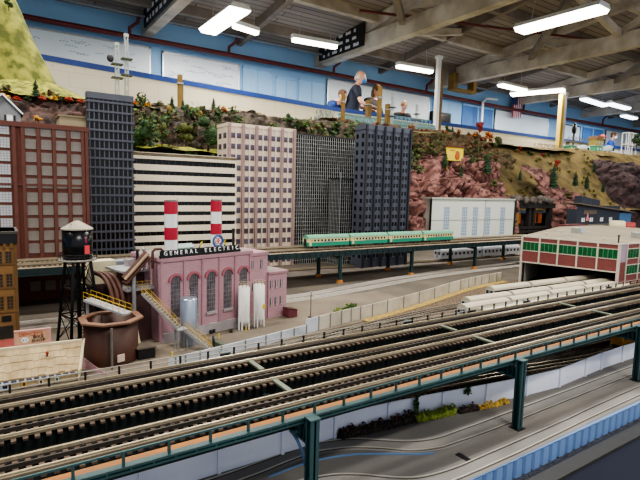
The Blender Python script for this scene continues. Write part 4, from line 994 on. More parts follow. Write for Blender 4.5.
b = MB(); rails(b, a+side, c+side, .02, n=7); rails(b, a-side, c-side, .02, n=7); b.build('handrail', cw)
MB().beam(a-Vector((0, 0, .129)), a-Vector((0, 0, .003)), .006, .006, m_slab).build('support', cw)
# silver tank and twin white silos
e = empty('steel_tank', (.392, 1.178, G), 'silver upright cylindrical tank standing before the arched windows', 'tank')
MB().lathe([(0.021, 0), (.021, .118), (.018, .121), (0, .123)], (0, 0, 0), M('tank_silver', 'a9b3c4', .3, .7, var=.1), 24).build('shell', e)
b = MB()
for s in (-1, 1): b.beam((.018+s*.003, -.0145, 0), (.018+s*.003, -.0145, .125), .0008, .0008, m_galv)
for k in range(16): b.beam((.015, -.0145, .006+k*.0075), (.021, -.0145, .006+k*.0075), .0007, .0007, m_galv)
b.build('ladder', e)
b = MB(); rails(b, (-.012, -.012, .121), (.012, -.012, .121), .010, m_galv, 3); MB().cyl((0, 0, .121), (0, 0, .14), .003, m_pinkd, 8).build('vent', e); b.build('guard_rail', e)
def silo(px, py, label):
    q = pz(px, py, G); e = empty('storage_silo', (q.x, q.y-.006, G), label, 'silo', 'twin white silos')
    MB().lathe([(.004, .012), (.0152, .024), (.0155, .026), (.0155, .122), (.012, .125), (0, .126)], (0, 0, 0), M('silo_white', 'e4e2dc', .45, var=.06), 24).build('shell', e)
    for a in (.25, .75, 1.25, 1.75): put('leg', MB().box(-.0016, .0016, -.0016, .0016, 0, .032, m_white).mesh('leg'), e, (.0145*math.cos(a*PI), .0145*math.sin(a*PI), 0))
    r = MB()
    for z in (.128, .134): r.tube([(.0145*math.cos(k*PI/8), .0145*math.sin(k*PI/8), z) for k in range(17)], .0007, M('tan_rail', 'b8a888', .6), 5, False)
    for k in range(8): r.beam((.0145*math.cos(k*PI/4), .0145*math.sin(k*PI/4), .122), (.0145*math.cos(k*PI/4), .0145*math.sin(k*PI/4), .134), .001, .001, m_pale)
    r.build('top_railing', e)
    MB().box(-.0175, -.0145, -.004, 0, .0, .126, m_white).build('conduit', e)
    if 'right' in label: MB().box(.004, .011, -.0165, -.0145, .055, .068, M('hazard_yellow', 'e3c62a', .5)).build('hazard_sign', e)
silo(243, 329, 'left one of the twin white silos in front of the pink factory'); silo(258, 326, 'right one of the twin white silos, with a yellow sign')
# yard clutter
def dumpster(px, py, d, mat, label, rz, name='dumpster', cat='dumpster'):
    q = pz(px, py, G); e = empty(name, (q.x, q.y, G), label, cat, rotz=rz)
    w, l, h = d
    MB().prism([(-l/2, .003), (-l/2*1.0, h), (l/2, h*.78), (l/2, .003)], lambda a, c, t: (a, -w/2+w*t, c), mat).build('bin', e)
    MB().prism([(-l/2-.001, h), (-l/2-.001, h+.002), (l/2+.001, h*.78+.002), (l/2+.001, h*.78)], lambda a, c, t: (a, -w/2-.001+(w+.002)*t, c), m_rustd).build('lid', e)
dumpster(290, 317, (.03, .034, .03), M('maroon_bin', '6e3540', .6, var=.25), 'maroon dumpster at the right end of the pink factory', .1)
dumpster(313, 324, (.02, .022, .022), M('red_bin', '7a3833', .6, var=.3), 'small dark red bin at the foot of the lamp post', .4)
q = pz(314, 322, G); tag(MB().cyl((q.x, q.y+.02, G), (q.x, q.y+.02, G+.085), .0014, M('pole_brown', '6b5d4c', .7), 8).blob((q.x, q.y+.02, G+.087), (.004, .004, .003), m_galv, 1, 0).beam((q.x-.004, q.y+.02, G+.075), (q.x+.004, q.y+.02, G+.075), .001, .001, m_dark).build('lamp_post'), 'tall thin lamp post standing behind the small dark red bin', 'lamp post')
q = pz(222, 352, G); e = empty('loading_ramp', (q.x, q.y+.015, G), 'dark green wedge-shaped ramp beside the viaduct below the factory', 'ramp', rotz=-.3)
MB().prism([(-.015, 0), (-.015, .028), (.04, 0)], lambda a, c, t: (a, -.014+.028*t, c), M('ramp_green', '4f5a4a', .7, var=.2)).build('wedge', e)
b = MB(); b.box(-.017, -.013, -.016, .016, 0, .032, m_dark); b.build('end_post', e)
q = pz(148, 360, G); e = empty('equipment_shed', (q.x, q.y+.02, G), 'low dark box shed between round tank and stairway', 'shed')
MB().box(-.02, .018, -.015, .02, 0, .026, m_dark).build('body', e); MB().box(-.023, .02, -.018, .022, .026, .029, M('shed_roof', '6b6156', .8)).build('roof', e)
tag(MB().prism([(-.012, 0), (.012, 0), (0, .06)], lambda a, c, t: (a, -.002+.004*t, c), m_creamp).build('leaning_panel', None, (.268, 1.178, G), .4), 'cream triangular panel leaning right of the round tank', 'panel')
for i, (px, py, lab) in enumerate(((203, 345, 'yellow bollard at the foot of the stairway'), (219, 339, 'yellow bollard right of the stairway foot'), (246, 332, 'yellow bollard before the left white silo'), (172, 358, 'leftmost yellow bollard, near the stair landing'))):
    q = pz(px, py, G); tag(MB().cyl((q.x, q.y, G), (q.x, q.y, G+.014), .0016, m_ny, 8).blob((q.x, q.y, G+.014), (.0018, .0018, .0012), m_ny, 1, 0, 8, 4).build('bollard'), lab, 'bollard')
for i, (px, py, lab) in enumerate(((211, 334, 'black barrel pair standing before the middle arched windows, left one'), (214, 333, 'black barrel pair standing before the middle arched windows, right one'), (231, 333, 'dark barrel left of the white silos'))):
    q = pz(px, py, G); tag(MB().lathe([(0, 0), (.004, 0), (.0043, .005), (.004, .011), (0, .011)], (q.x, q.y, G), m_dark, 12).build('barrel'), lab, 'barrel')

# ================================================================== LEFT: WATER TOWER, OCHRE BUILDING, BIKE SHOP
e = empty('water_tower', (.164, 1.335, G), 'black water tower with conical grey roof and a red panel on four tall legs', 'water tower')
m_wt = M('water_tower_black', '16181d', .25, .4, var=.2)
r_ = .0345
MB().lathe([(0, .213), (r_*.5, .205), (r_, .214), (r_, .286), (0, .288)], (0, 0, 0), m_wt, 28).build('tank', e)
MB().lathe([(r_*1.06, .284), (r_*1.06, .287), (.006, .305), (0, .306)], (0, 0, 0), M('tower_roof', 'a59c8e', .7, var=.2, scale=40), 28, False).build('roof', e)
b = MB(); b.lathe([(r_*.6, .208), (r_*1.3, .208), (r_*1.3, .211), (r_*.6, .211), (r_*.6, .208)], (0, 0, 0), M('deck_grey', '8d8880', .7), 28); b.build('balcony', e)
b = MB()
for z in (.218, .225): b.tube([(r_*1.28*math.cos(k*PI/12), r_*1.28*math.sin(k*PI/12), z) for k in range(25)], .0006, m_dark, 5, False)
for k in range(14): b.beam((r_*1.28*math.cos(k*PI/7), r_*1.28*math.sin(k*PI/7), .21), (r_*1.28*math.cos(k*PI/7), r_*1.28*math.sin(k*PI/7), .225), .001, .001, m_dark)
b.build('balcony_rail', e)
def onback(r, a0, a1, z0, z1, m, n=5):
    b = MB(); vs = [(r*math.cos(a0+(a1-a0)*i/n), r*math.sin(a0+(a1-a0)*i/n), z) for z in (z0, z1) for i in range(n+1)]
    return b.add(vs, [(i, i+1, n+2+i, n+1+i) for i in range(n)], m)
aa = -PI/2 + .35
onback(r_*1.012, aa-.02, aa+.40, .226, .247, M('red_panel', 'd8484f', .5, var=.1)).build('red_panel', e)
b = MB(); m_mag = M('magenta_letters', 'a83a6a', .5)
for k, (da, z) in enumerate(((.02, .266), (.08, .262), (.05, .258), (.14, .258), (.10, .254))):
    a = aa+da; b.cbox((r_*1.012*math.cos(a), r_*1.012*math.sin(a), z), (.003, .0015, .003), m_mag)
b.build('small_emblem', e)
MB().cyl((0, 0, 0), (0, 0, .21), .005, m_wt, 12).build('riser_pipe', e)
L4 = [(.043, .25), (.043, .75), (.043, 1.25), (.043, 1.75)]
pt = lambda a, z: ((.054-.024*z/.208)*math.cos(a*PI+.3), (.054-.024*z/.208)*math.sin(a*PI+.3), z)
for _, a in L4: MB().beam(pt(a, 0), pt(a, .208), .0065, .0065, m_wt).build('leg', e)
for (z0, z1) in ((.005, .07), (.07, .14), (.14, .205)):
    for i in range(4):
        a, c = L4[i][1], L4[(i+1) % 4][1]
        b = MB(); b.beam(pt(a, z0), pt(c, z1), .0016, .0016, m_wt); b.beam(pt(c, z0), pt(a, z1), .0016, .0016, m_wt); b.beam(pt(a, z1), pt(c, z1), .003, .003, m_wt); b.build('cross_brace', e)
MB().tube([(-.02, -.03, .285), (-.012, -.012, .297), (-.028, -.004, .29)], .002, m_wt, 6).build('hatch_rail', e)

m_och = M('ochre_wall', '9a7346', .75, var=.15, scale=25); m_ochd = M('ochre_trim', '755731', .75, var=.15); m_ow = M('ochre_glass', '3f3b38', .25, .1, var=.3)
oY = 1.42; oz = pY(16.5, 231, oY).z - G; ox = pY(17, 280, oY).x
e = empty('corner_building', (ox, oY, G), 'ochre yellow four-storey building with a dark cornice at the left edge', 'building')
MB().box(-.3, 0, 0, .12, 0, oz, m_och).build('walls', e)
b = MB(); b.box(-.3, .004, -.008, .124, oz-.03, oz-.004, m_dark); b.box(-.3, .006, -.011, .126, oz-.006, oz, M('cornice_grey', '4b4843', .7))
for i in range(12): b.box(-.012-i*.014, -.006-i*.014, -.010, 0, oz-.04, oz-.03, m_ochd)
b.build('cornice', e)
b = MB()
for z in (.075, .135, .195): b.box(-.3, .002, -.004, 0, z-.002, z+.002, m_ochd)
b.box(-.006, .002, -.003, 0, 0, oz, m_ochd); b.build('belt_courses', e)
wm = paned(.013, .032, 2, 4, m_ow, m_ochd, fr=.0012)
parts(e, 'window', wm, [(x, 0, z, 0) for z in (oz-.066, oz-.122, oz-.178) for x in (-.016, -.036, -.062, -.082, -.11)])
b = MB(); b.box(-.05, -.008, -.003, 0, .005, .05, M('shopfront_tan', '8d6a44', .7)); b.box(-.045, -.012, -.004, 0, .008, .04, m_ow); b.build('shopfront', e)
MB().box(-.035, -.015, -.006, -.003, .052, .066, m_dark).build('shop_sign', e)

# bike shop with wooden shingles
m_shg = M('shingle_wood', 'b49f7c', .85, scale=30, h2='94805f'); m_shd = M('shingle_edge', '7d6a4c', .9)
eL, eR = pz(-12, 384, 1.122), pz(78, 371, 1.122); rL, rR = pz(-12, 352, 1.165), pz(82, 341, 1.165)
e = empty('bike_shop', (0, 0, 0), 'low shop with a tan shingled roof and small signs under its eaves', 'building')
b = MB(); b.prism([(eL.x, eL.y+.008), (eR.x, eR.y+.008), (rR.x, rR.y), (rL.x, rL.y)], lambda a, c, t: (a, c, G+.026*t), M('shop_wall', 'c8b48e', .8)); b.build('walls', e)
nrow, ncol = 4, 13; b = MB(); g = random.Random(3)
b.add([eL, eR, rR, rL], [(0, 1, 2, 3)], m_shd)
for r in range(nrow):
    for c in range(ncol):
        u0 = (c+(.5 if r % 2 else 0)*.6)/ncol; u1 = min(1, u0+.96/ncol); v0 = max(0, r/nrow+g.uniform(-.04, .04)); v1 = min(1, (r+1.1)/nrow)
        if u0 >= 1: continue
        P = lambda u, v_, dz: eL.lerp(eR, u).lerp(rL.lerp(rR, u), v_) + Vector((0, 0, dz))
        b.add([P(u0, v0, .0022), P(u1, v0, .0022), P(u1, v1, .0008), P(u0, v1, .0008), P(u0, v0, 0), P(u1, v0, 0)], [(0, 1, 2, 3), (0, 4, 5, 1)], m_shg)
b.build('shingled_roof', e)
MB().beam(rL+Vector((0, 0, .002)), rR+Vector((0, 0, .002)), .006, .005, m_creamp).build('ridge_board', e)
b = MB(); b.add([rR, eR, eR-Vector((0, 0, .022)), rR-Vector((0, 0, .06)), rR+Vector((.006, .0, .006)), eR+Vector((.006, 0, .004))], [(0, 1, 2, 3), (0, 4, 5, 1)], m_creamp); b.build('gable_end', e)
b = MB(); n = 24
for i in range(n): p = eL.lerp(eR, (i+.5)/n); b.cbox((p.x, p.y+.001, p.z-.003), (.0035, .002, .005), m_white if i % 2 else m_ltr)
b.build('eave_trim', e)
for px, w, mm, lab in ((5, .018, M('sign_bluewhite', 'b9c6e0', .6, var=.4, scale=200), None), (24, .008, m_ye, None), (41, .008, m_creamp, None), (57, .007, M('sign_palegreen', 'b9ccc0', .6), None)):
    q = pz(px, 386-px*.13, 1.115); s = MB().box(-w/2, w/2, -.001, .001, -.006, .006, mm).build('hanging_sign', e, (q.x, eL.y-.004+ (eR.y-eL.y)*((px+12)/90), 1.113))
    MB().box(-w*.22, w*.22, -.0015, 0, -.003, .003, m_dark).build('sign_mark', s)
b = MB(); q = eL.lerp(eR, .62).lerp(rL.lerp(rR, .62), .62)
b.beam((q.x, q.y, q.z), (q.x, q.y-.004, q.z+.006), .003, .003, m_rust); b.blob((q.x, q.y-.004, q.z+.008), (.003, .003, .004), m_rd, 2, .3, 8, 6); b.build('roof_ornament', e)
# billboard on its ridge
c0 = rL.lerp(rR, .46)
e = empty('shop_billboard', (c0.x, c0.y+.004, c0.z+.003), 'small pink-framed billboard reading BIKE SHOP on the shingled roof ridge', 'sign', rotz=math.atan2(rR.y-rL.y, rR.x-rL.x))
m_sp = M('sign_pink', 'cf9a90', .7, var=.1); m_so = M('sign_orange_text', 'c9552e', .6)
wv, hv = .060, .030
MB().box(-wv/2, wv/2, 0, .003, .002, hv, M('sign_peach', 'd9b08f', .7, var=.12, scale=40)).build('board', e)
b = MB(); b.box(-wv/2-.002, wv/2+.002, -.002, .003, hv-.001, hv+.002, m_sp); b.box(-wv/2-.002, wv/2+.002, -.002, .003, 0, .003, m_sp); b.box(-wv/2-.002, -wv/2+.001, -.002, .003, 0, hv, m_sp); b.box(wv/2-.004, wv/2+.003, -.003, .003, -.002, hv+.003, m_sp); b.build('frame', e)
text('lettering', "DEMCEY'S", .0095, m_so, e, (-.003, -.0008, hv*.76))
text('lettering', 'BIKE', .0085, m_dark, e, (.010, -.0008, hv*.53), sx=1.15); text('lettering', 'SHOP', .0085, m_dark, e, (.010, -.0008, hv*.27), sx=1.15)
b = MB(); b.prism([(.0065*math.cos(k*PI/10), .0055*math.sin(k*PI/10)) for k in range(20)], lambda a, c, t: (-.014+a, -.001+.001*t, hv*.4+c), m_white)
for s in (-1, 1): b.prism([(.0012*math.cos(k*PI/5), .0012*math.sin(k*PI/5)) for k in range(10)], lambda a, c, t: (-.014+s*.0025+a, -.0016+.001*t, hv*.4+c), m_dark)
b.build('round_picture', e)
q = pz(10, 348, 1.14); tag(MB().box(-.2, .09, -.012, .05, 0, .012, M('dull_red_roof', '7e352e', .8, var=.2)).build('red_roof_shed', None, (.0, q.y+.05, 1.10+.02)), 'low dull red roof behind the bike shop ridge', 'shed')
# pink low wall and utility pole by the tank
q0, q1 = pz(82, 362, 1.115), pz(108, 374, 1.105)
tag(MB().prism([(0, 0), (0, .028), (.6, .012), (1, .004), (1, 0)], lambda a, c, t: (q0.x+(q1.x-q0.x)*a, q0.y+(q1.y-q0.y)*a+.004*t, G+c), m_pink).build('broken_wall'), 'broken sloping pink brick wall between bike shop and round tank', 'wall')

# ================================================================== YARD: SECOND FENCE, TRAINS, TERMINAL
m_f2 = M('barrier_cream', 'cfc8b8', .75, scale=20, h2='b5ad9c')
m_f2b = M('barrier_blue_white', 'cdd4dc', .7, scale=20, h2='b3bac4')
fp = smooth([(.30, 1.035), (.374, 1.047), (.559, 1.083), (.70, 1.115), (.842, 1.148), (.98, 1.172), (1.248, 1.236), (1.579, 1.334), (1.75, 1.365), (1.92, 1.388)], 3)
fp = [p for i, p in enumerate(fp)]
e = empty('yard_fence', (1.2, 1.2, G), 'cream panel fence curving between the tan lot and the subway yard', 'fence')
for i, (a, c) in enumerate(zip(fp, fp[1:])):
    h = .026 if a[0] < .66 else .042
    MB().beam((a[0]-1.2, a[1]-1.2, h/2), (c[0]-1.2, c[1]-1.2, h/2), .003, h, m_f2b if a[0] < .72 else m_f2).build('panel', e)
    MB().box(c[0]-1.2-.0018, c[0]-1.2+.0018, c[1]-1.2-.003, c[1]-1.2+.001, 0, h+.001, M('fence_batten', '8e8a86', .7)).build('batten', e)
b = MB(); ribbon(b, [(x, y-.022) for x, y in fp if x > .9], .03, G, G+.003, M('straw_verge', 'b59a4e', .95, scale=120, h2='7d6b40', bump=.6))
struct(b.build('grass_verge'))
h0, h1 = pz(334, 319, G), pz(357, 311, G)
run(lp((h0.x, h0.y+.012), (h1.x, h1.y+.012), 12), (.012, .010, .024), 50, .004, [m_dg, m_mg, m_yg], 'small dark green hedge behind the cream yard fence', 31, 'low_hedge')
# yard tracks
for i, (pts, lab) in enumerate((([(.6, 1.03), (.9, 1.09), (1.3, 1.135), (1.6, 1.123), (2.7, 1.105)], 'subway yard track farthest from the viaduct'),
        ([(.4, .98), (.8, 1.03), (1.2, 1.038), (1.7, 1.028), (2.7, 1.02)], 'subway yard track second farthest from the viaduct'),
        ([(.3, .93), (.7, .965), (1.1, .975), (1.7, .967), (2.7, .96)], 'subway yard track second nearest the viaduct'),
        ([(.3, .87), (.7, .895), (1.1, .907), (1.7, .906), (2.05, .906)], 'subway yard track nearest the viaduct'))):
    flat_track('yard_track', pts, lab, tie=M('old_tie', '4a3f35', .9, var=.3, scale=60), rail=M('worn_rail', 'a89e90', .4, .4))
m_sroof = M('subway_roof', 'b9b19c', .55, var=.1, scale=20)
sb = silver_car(m_sroof, 'subway_car', 'subway cars parked in the yard', .207, .055, .72)
ords = ['front', 'second', 'third', 'fourth']
first = True
for nm, x0, y0, sl, n in (('rearmost train beside the cream fence', 1.478, 1.118, -.044, 4), ('second train from the cream fence', 1.248, 1.033, -.025, 4),
                          ('third train from the cream fence', 1.158, .972, -.012, 4), ('train nearest the viaduct railing', 1.165, .907, 0, 4)):
    for k in range(n):
        lab = '%s subway car of the %s' % (ords[k], nm); X = x0 + .110 + k*.222
        o = sb if first else dup(sb, (0, 0, 0), lab)
        first = False; o['label'] = lab; o.location = (X, y0+sl*(X-x0), G+.009); o.rotation_euler.z = math.atan(sl)

# brick terminal bridging the yard
m_tb = tilemat('terminal_brick', '8d4f4c', '6e3c3b', .012, .004, .1, .85, .18); m_tw = M('terminal_trim', 'd8d0c0', .7, var=.1, scale=20); m_tg = M('terminal_green_glass', '1d6a3e', .2, .1, var=.4, scale=40)
m_tgf = M('green_mullion', '5c9a70', .5); m_troof = M('terminal_roof', '857c6a', .85, scale=12, h2='756c5b'); m_mauve = M('mauve_panel', 'b39bb0', .7, var=.1)
TA, TB = Vector((1.965, 1.323, 0)), Vector((2.06, .957, 0)); TZ = 1.312; ta = math.atan2(TB.y-TA.y, TB.x-TA.x); TL = (TB-TA).length
e = empty('terminal_building', (TA.x, TA.y, G), 'red brick yard terminal with green ribbon windows and a flat cream roof at right', 'building')
H = TZ-G; zb = .098
foot = [(TA.x, TA.y), (TB.x, TB.y), (3.2, .94), (3.2, 1.62), (2.75, 1.62)]
fl = [(x-TA.x, y-TA.y) for x, y in foot]
b = MB(); b.prism(fl, lambda a, c, t: (a, c, H-.004+.006*t), m_troof); b.build('roof', e)
cx_, cy_ = sum(a for a, c in fl)/5, sum(c for a, c in fl)/5
b = MB(); b.prism([(a+(cx_-a)*.012, c+(cy_-c)*.012) for a, c in fl], lambda a, c, t: (a, c, zb+(H-.004-zb)*t), m_tb); b.build('upper_storey', e)
def facade(p0, p1, n, zlo, wins, name, mw, side=1):
    """trimmed bays from p0 to p1 (local plan points)"""
    p0, p1 = Vector((p0[0], p0[1], 0)), Vector((p1[0], p1[1], 0)); d = (p1-p0).normalized(); Lf = (p1-p0).length; a = math.atan2(d.y, d.x)
    f = bpy.data.objects.new(name, MB().box(0, Lf, -.002, .001, zlo, H-.001, m_tb).mesh(name)); COL.objects.link(f); f.parent = e; f.location = p0; f.rotation_euler.z = a
    for i in range(n+1): put('pilaster', MB().box(-.003, .003, -.006, 0, zlo-.002, H, m_tw).mesh('pilaster'), f, (Lf*i/n, 0, 0))
    b = MB(); b.box(0, Lf, -.005, 0, zlo-.003, zlo+.002, m_tw); b.box(0, Lf, -.005, 0, H-.004, H+.002, m_tw)
    for z0, z1 in wins: b.box(0, Lf, -.0045, 0, z0-.004, z0-.001, m_tw); b.box(0, Lf, -.0045, 0, z1, z1+.003, m_tw)
    b.build('trim_bands', f)
    for i in range(n):
        for z0, z1 in wins:
            w = MB(); wa, wb = Lf*i/n+.004, Lf*(i+1)/n-.004; w.box(wa, wb, -.003, 0, z0, z1, m_tg)
            for k in range(5): x = wa+(wb-wa)*k/4; w.box(x-.0008, x+.0008, -.0042, 0, z0, z1, m_tgf)
            w.build('ribbon_window', f)
    return f
facade(fl[0], fl[1], 5, zb, [(H-.060, H-.024)], 'yard_facade', m_tg)
facade(fl[1], (fl[1][0]+.055, fl[1][1]-.001), 1, 0, [], 'corner_bay', m_tg)
MB().box(fl[1][0]+.003, fl[1][0]+.052, fl[1][1]-.0035, fl[1][1]-.001, H-.075, H-.006, m_mauve).build('mauve_panel', e)
facade((fl[1][0]+.055, fl[1][1]-.001), fl[2], 11, 0, [(H-.060, H-.024), (H-.125, H-.09)], 'street_facade', m_tg)
b = MB(); b.box(fl[1][0]-.004, fl[1][0]+.004, fl[1][1]-.004, fl[1][1]+.004, 0, H, m_tw); b.build('corner_post', e)
b = MB(); b.box(fl[0][0]-.004, fl[0][0]+.004, fl[0][1]-.004, fl[0][1]+.004, 0, H, m_tw); b.build('corner_post', e)
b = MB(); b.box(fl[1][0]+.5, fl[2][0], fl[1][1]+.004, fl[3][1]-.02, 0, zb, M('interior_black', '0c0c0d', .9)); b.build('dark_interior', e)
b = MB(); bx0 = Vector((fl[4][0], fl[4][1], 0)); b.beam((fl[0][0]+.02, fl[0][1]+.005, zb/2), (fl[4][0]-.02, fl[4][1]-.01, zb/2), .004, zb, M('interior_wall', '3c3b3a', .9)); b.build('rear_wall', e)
pm = MB().box(-.004, .004, -.002, .002, 0, zb, M('slat_grey', 'a8a79f', .7)).mesh('wall_slat')
for i in range(12): put('wall_slat', pm, e, (fl[0][0]+.03+i*.02, fl[0][1]-.002+i*.0075, 0))
def ontop(px, py): q = pz(px, py, TZ+.002); return q
m_ac = M('unit_grey', '9fa29a', .6, var=.1); m_acb = M('unit_blue', 'a9cdea', .5, var=.05)
def rooftop(px, py, w, h, label, rz=0):
    q = ontop(px, py); a = empty('rooftop_unit', tuple(q), label, 'air conditioner', rotz=rz)
    MB().box(-w*.6, w*.6, -w*.35, w*.35, 0, h, m_ac).build('housing', a); MB().box(w*.12, w*.58, -w*.36-.001, -w*.35, .002, h-.001, m_acb).build('grille', a)
rooftop(577, 233, .045, .026, 'grey and pale blue rooftop unit on the terminal roof, left one')
rooftop(637, 238, .045, .026, 'grey and pale blue rooftop unit at the right edge of the terminal roof')
for px, py, lab in ((546, 235, 'small round vent near the left corner of the terminal roof'), (561, 232.5, 'small round vent left of the rooftop unit on the terminal roof'), (604, 240, 'small white vent near the front edge of the terminal roof')):
    q = ontop(px, py); tag(MB().lathe([(.003, 0), (.003, .006), (.005, .007), (.005, .010), (0, .012)], tuple(q), m_tw, 10).build('roof_vent'), lab, 'vent')
q = ontop(620, 243); tag(MB().box(q.x-.002, q.x+.002, q.y+.004, q.y+.008, q.z, q.z+.03, m_dark).box(q.x-.008, q.x+.008, q.y+.004, q.y+.008, q.z+.028, q.z+.031, m_dark).build('roof_post'), 'small dark post at the front corner of the terminal roof', 'post')

# ---- behind the terminal: shed, tanks, maroon block
m_shed = M('shed_navy', '343b48', .7, var=.2, scale=15); m_shr = M('shed_roof', '8f8b88', .8, var=.2, scale=12); m_shb = M('shed_blue', '4b78a8', .6, var=.2, scale=20)
q0 = pY(577, 222, 2.6)
e = empty('goods_shed', (4.70, 2.60, G), 'dark navy shed with grey roof and a blue end section behind the terminal', 'shed')
MB().box(0, .83, 0, .10, 0, .26, m_shed).build('walls', e); MB().box(.83, 1.08, -.005, .10, 0, .225, m_shb).build('blue_annexe', e)
b = MB(); b.prism([(-.02, .315), (.86, .245), (1.11, .225), (1.11, .235), (.86, .258), (-.02, .328)], lambda a, c, t: (a, -.03+.17*t, c), m_shr)
b.prism([(.0, .0), (.35, -.03), (.35, .035), (.0, .075)], lambda a, c, t: (.1+a, .02+.07*t, .318+c), m_shed); b.build('roof', e)
MB().box(-.001, .83, -.001, .002, .25, .30, m_shed).build('gable', e)
for x in (.12, .27, .47, .65): put('window', MB().box(-.028, .028, -.003, .001, -.02, .02, m_white).box(-.002, .002, -.004, 0, -.02, .02, m_shed).mesh('window'), e, (x, 0, .16))
MB().box(.12, .36, -.005, -.001, .215, .255, m_shr).build('sign_board', e)
MB().prism([(-.03, 0), (.03, 0), (0, .08)], lambda a, c, t: (.19+a, -.008+.004*t, .15+c), M('pink_banner', 'd98a90', .7)).build('pink_banner', e)
MB().box(.1, .75, -.07, 0, .10, .115, m_pale).build('loading_dock', e)
e = empty('maroon_block', (4.3, 2.42, G), 'low maroon building just behind the left part of the terminal roof', 'building')
MB().box(-.09, .28, 0, .08, 0, .135, M('maroon_wall', '6a343a', .8, var=.2)).build('walls', e)
for i in range(7): put('window', MB().box(-.016, .016, -.002, .001, -.012, .012, m_pale).mesh('window'), e, (-.06+i*.052, 0, .115))
def keg(px, py, Y, r, l, mat, label):
    q = pY(px, py, Y); e = empty('storage_drum', (q.x, Y, q.z), label, 'tank')
    MB().lathe([(0, -l/2), (r*.8, -l/2), (r, -l/2+.01), (r, l/2-.01), (r*.8, l/2), (0, l/2)], (0, 0, 0), mat, 20).build('shell', e).rotation_euler = (PI/2, 0, .5)
    for s in (-1, 1): MB().box(-r*.7, r*.7, s*l*.3-.006, s*l*.3+.006, -(q.z-G), -r*.5, m_dark).build('saddle', e)
keg(617, 226, 2.25, .05, .13, m_creamp, 'cream horizontal drum behind the terminal roof')
keg(629, 227, 2.2, .045, .1, M('drum_red', 'a63a3c', .5, var=.2), 'red horizontal drum at right behind the terminal roof')

# ================================================================== HILLS AND CLIFFS
def N3(x, y, z, s, k=0): return noise.noise(Vector((x*s+k*13.7, y*s-k*5.1, z*s+k)))
def vor(x, y, z, s, kk=1):
    d, _ = noise.voronoi(Vector((x*s, y*s, z*s))); return min(1, (d[1]-d[0])*2.2*kk)
def cliff(name, xs, prof, mat, amp, sc, lump=.05, nv=36, kk=1.0):
    """rock face: prof(x) gives a polyline of (Y, z); blocks are pushed out toward the viewer"""
    vs = []; 
    for x in xs:
        P = prof(x); seg = [0]
        for a, c in zip(P, P[1:]): seg.append(seg[-1]+math.hypot(c[0]-a[0], c[1]-a[1]))
        for j in range(nv+1):
            s = seg[-1]*j/nv; i = max(k for k in range(len(P)-1) if seg[k] <= s+1e-9); t = (s-seg[i])/max(1e-6, seg[i+1]-seg[i])
            y = P[i][0]+(P[i+1][0]-P[i][0])*t; z = P[i][1]+(P[i+1][1]-P[i][1])*t
            wx, wz = x+.05*N3(x, y, z, 7, 5), z+.05*N3(x, y, z, 7, 6)
            dsp = amp*(.75*vor(wx, y*.6, wz*1.15, sc, kk) + .4*vor(wx, y, wz*.8, sc*2.7)) + lump*N3(x, y, z, 3.0) + amp*.3*abs(N3(x, y, z, 14)) + amp*.15*N3(x, y, z, 40)
            vs.append((x + amp*.3*N3(x, y, z, 9, 2), y-dsp, z + dsp*.25))
    n = nv+1; fs = [(i*n+j, (i+1)*n+j, (i+1)*n+j+1, i*n+j+1) for i in range(len(xs)-1) for j in range(nv)]
    return struct(MB().add(vs, fs, mat, True).build(name))
def field(name, x0, x1, y0, y1, nx, ny, zf, mat):
    vs = [(x0+(x1-x0)*i/nx, y0+(y1-y0)*j/ny, 0) for i in range(nx+1) for j in range(ny+1)]
    vs = [(x, y, zf(x, y)) for x, y, _ in vs]; n = ny+1
    return struct(MB().add(vs, [(i*n+j, (i+1)*n+j, (i+1)*n+j+1, i*n+j+1) for i in range(nx) for j in range(ny)], mat, True).build(name))
rng = lambda a, c, n: [a+(c-a)*i/n for i in range(n+1)]
ss = lambda t: max(0, min(1, t))**2*(3-2*max(0, min(1, t)))
m_rkb = rockmat('rock_brown', '523830', '2c1f1b', '1a1210', 9, .05)
m_rkg = rockmat('rock_grey_brown', '5a4c40', '2f2a20', '17130f', 11, .06)
m_rkr = rockmat('rock_red', 'a3766e', '73504b', '2f1c1c', 6, .07)
m_rkd = rockmat('rock_dark', '5f4a4b', '3c3032', '221a1b', 6, .06)
m_rkt = rockmat('rock_autumn', '6f5a44', '474126', '2a2318', 12, .06)
m_grass = M('hill_grass', '85853a', 1, scale=16, h2='4a501f', bump=.8, detail=10, mix=(.38, .6))
m_grass2 = M('ledge_grass', '9a973a', 1, scale=22, h2='555c24', bump=.8, detail=10, mix=(.38, .6))
m_tanh = M('tan_hill', '857346', 1, scale=7, h2='5a4d2e', bump=.6, detail=10)
m_moss = M('mossy_slope', '9a8a58', 1, scale=10, h2='5d5a2a', bump=.8, detail=10)
cliff('cliff_left', rng(-1.2, .62, 200), lambda x: [(2.55, 1.1), (2.64, 1.66), (2.76, 1.70), (2.86, 1.84), (2.98, 1.915), (3.1, 1.93)], m_rkb, .08, 4.6, nv=70)
cliff('cliff_center', rng(.55, 2.36, 230), lambda x: [(2.50, 1.1), (2.58, 1.60), (2.70, 1.66), (2.84, 1.82), (2.96, 1.925+.012*x), (3.08, 1.95+.012*x)], m_rkg, .07, 5.0, nv=70)
field('grass_ledge', .35, 1.3, 2.42, 2.75, 50, 20, lambda x, y: 1.675+.12*(y-2.45)+.025*N3(x, y, 0, 8), m_grass2)
field('grassy_slope', -1.4, 1.0, 2.9, 3.7, 90, 50, lambda x, y: 1.925+.17*ss((y-2.95)/.6)*ss((.75-x)/.5)+.02*(y-2.9)+.02*N3(x, y, 0, 9)+.01*N3(x, y, 0, 30), m_grass2)
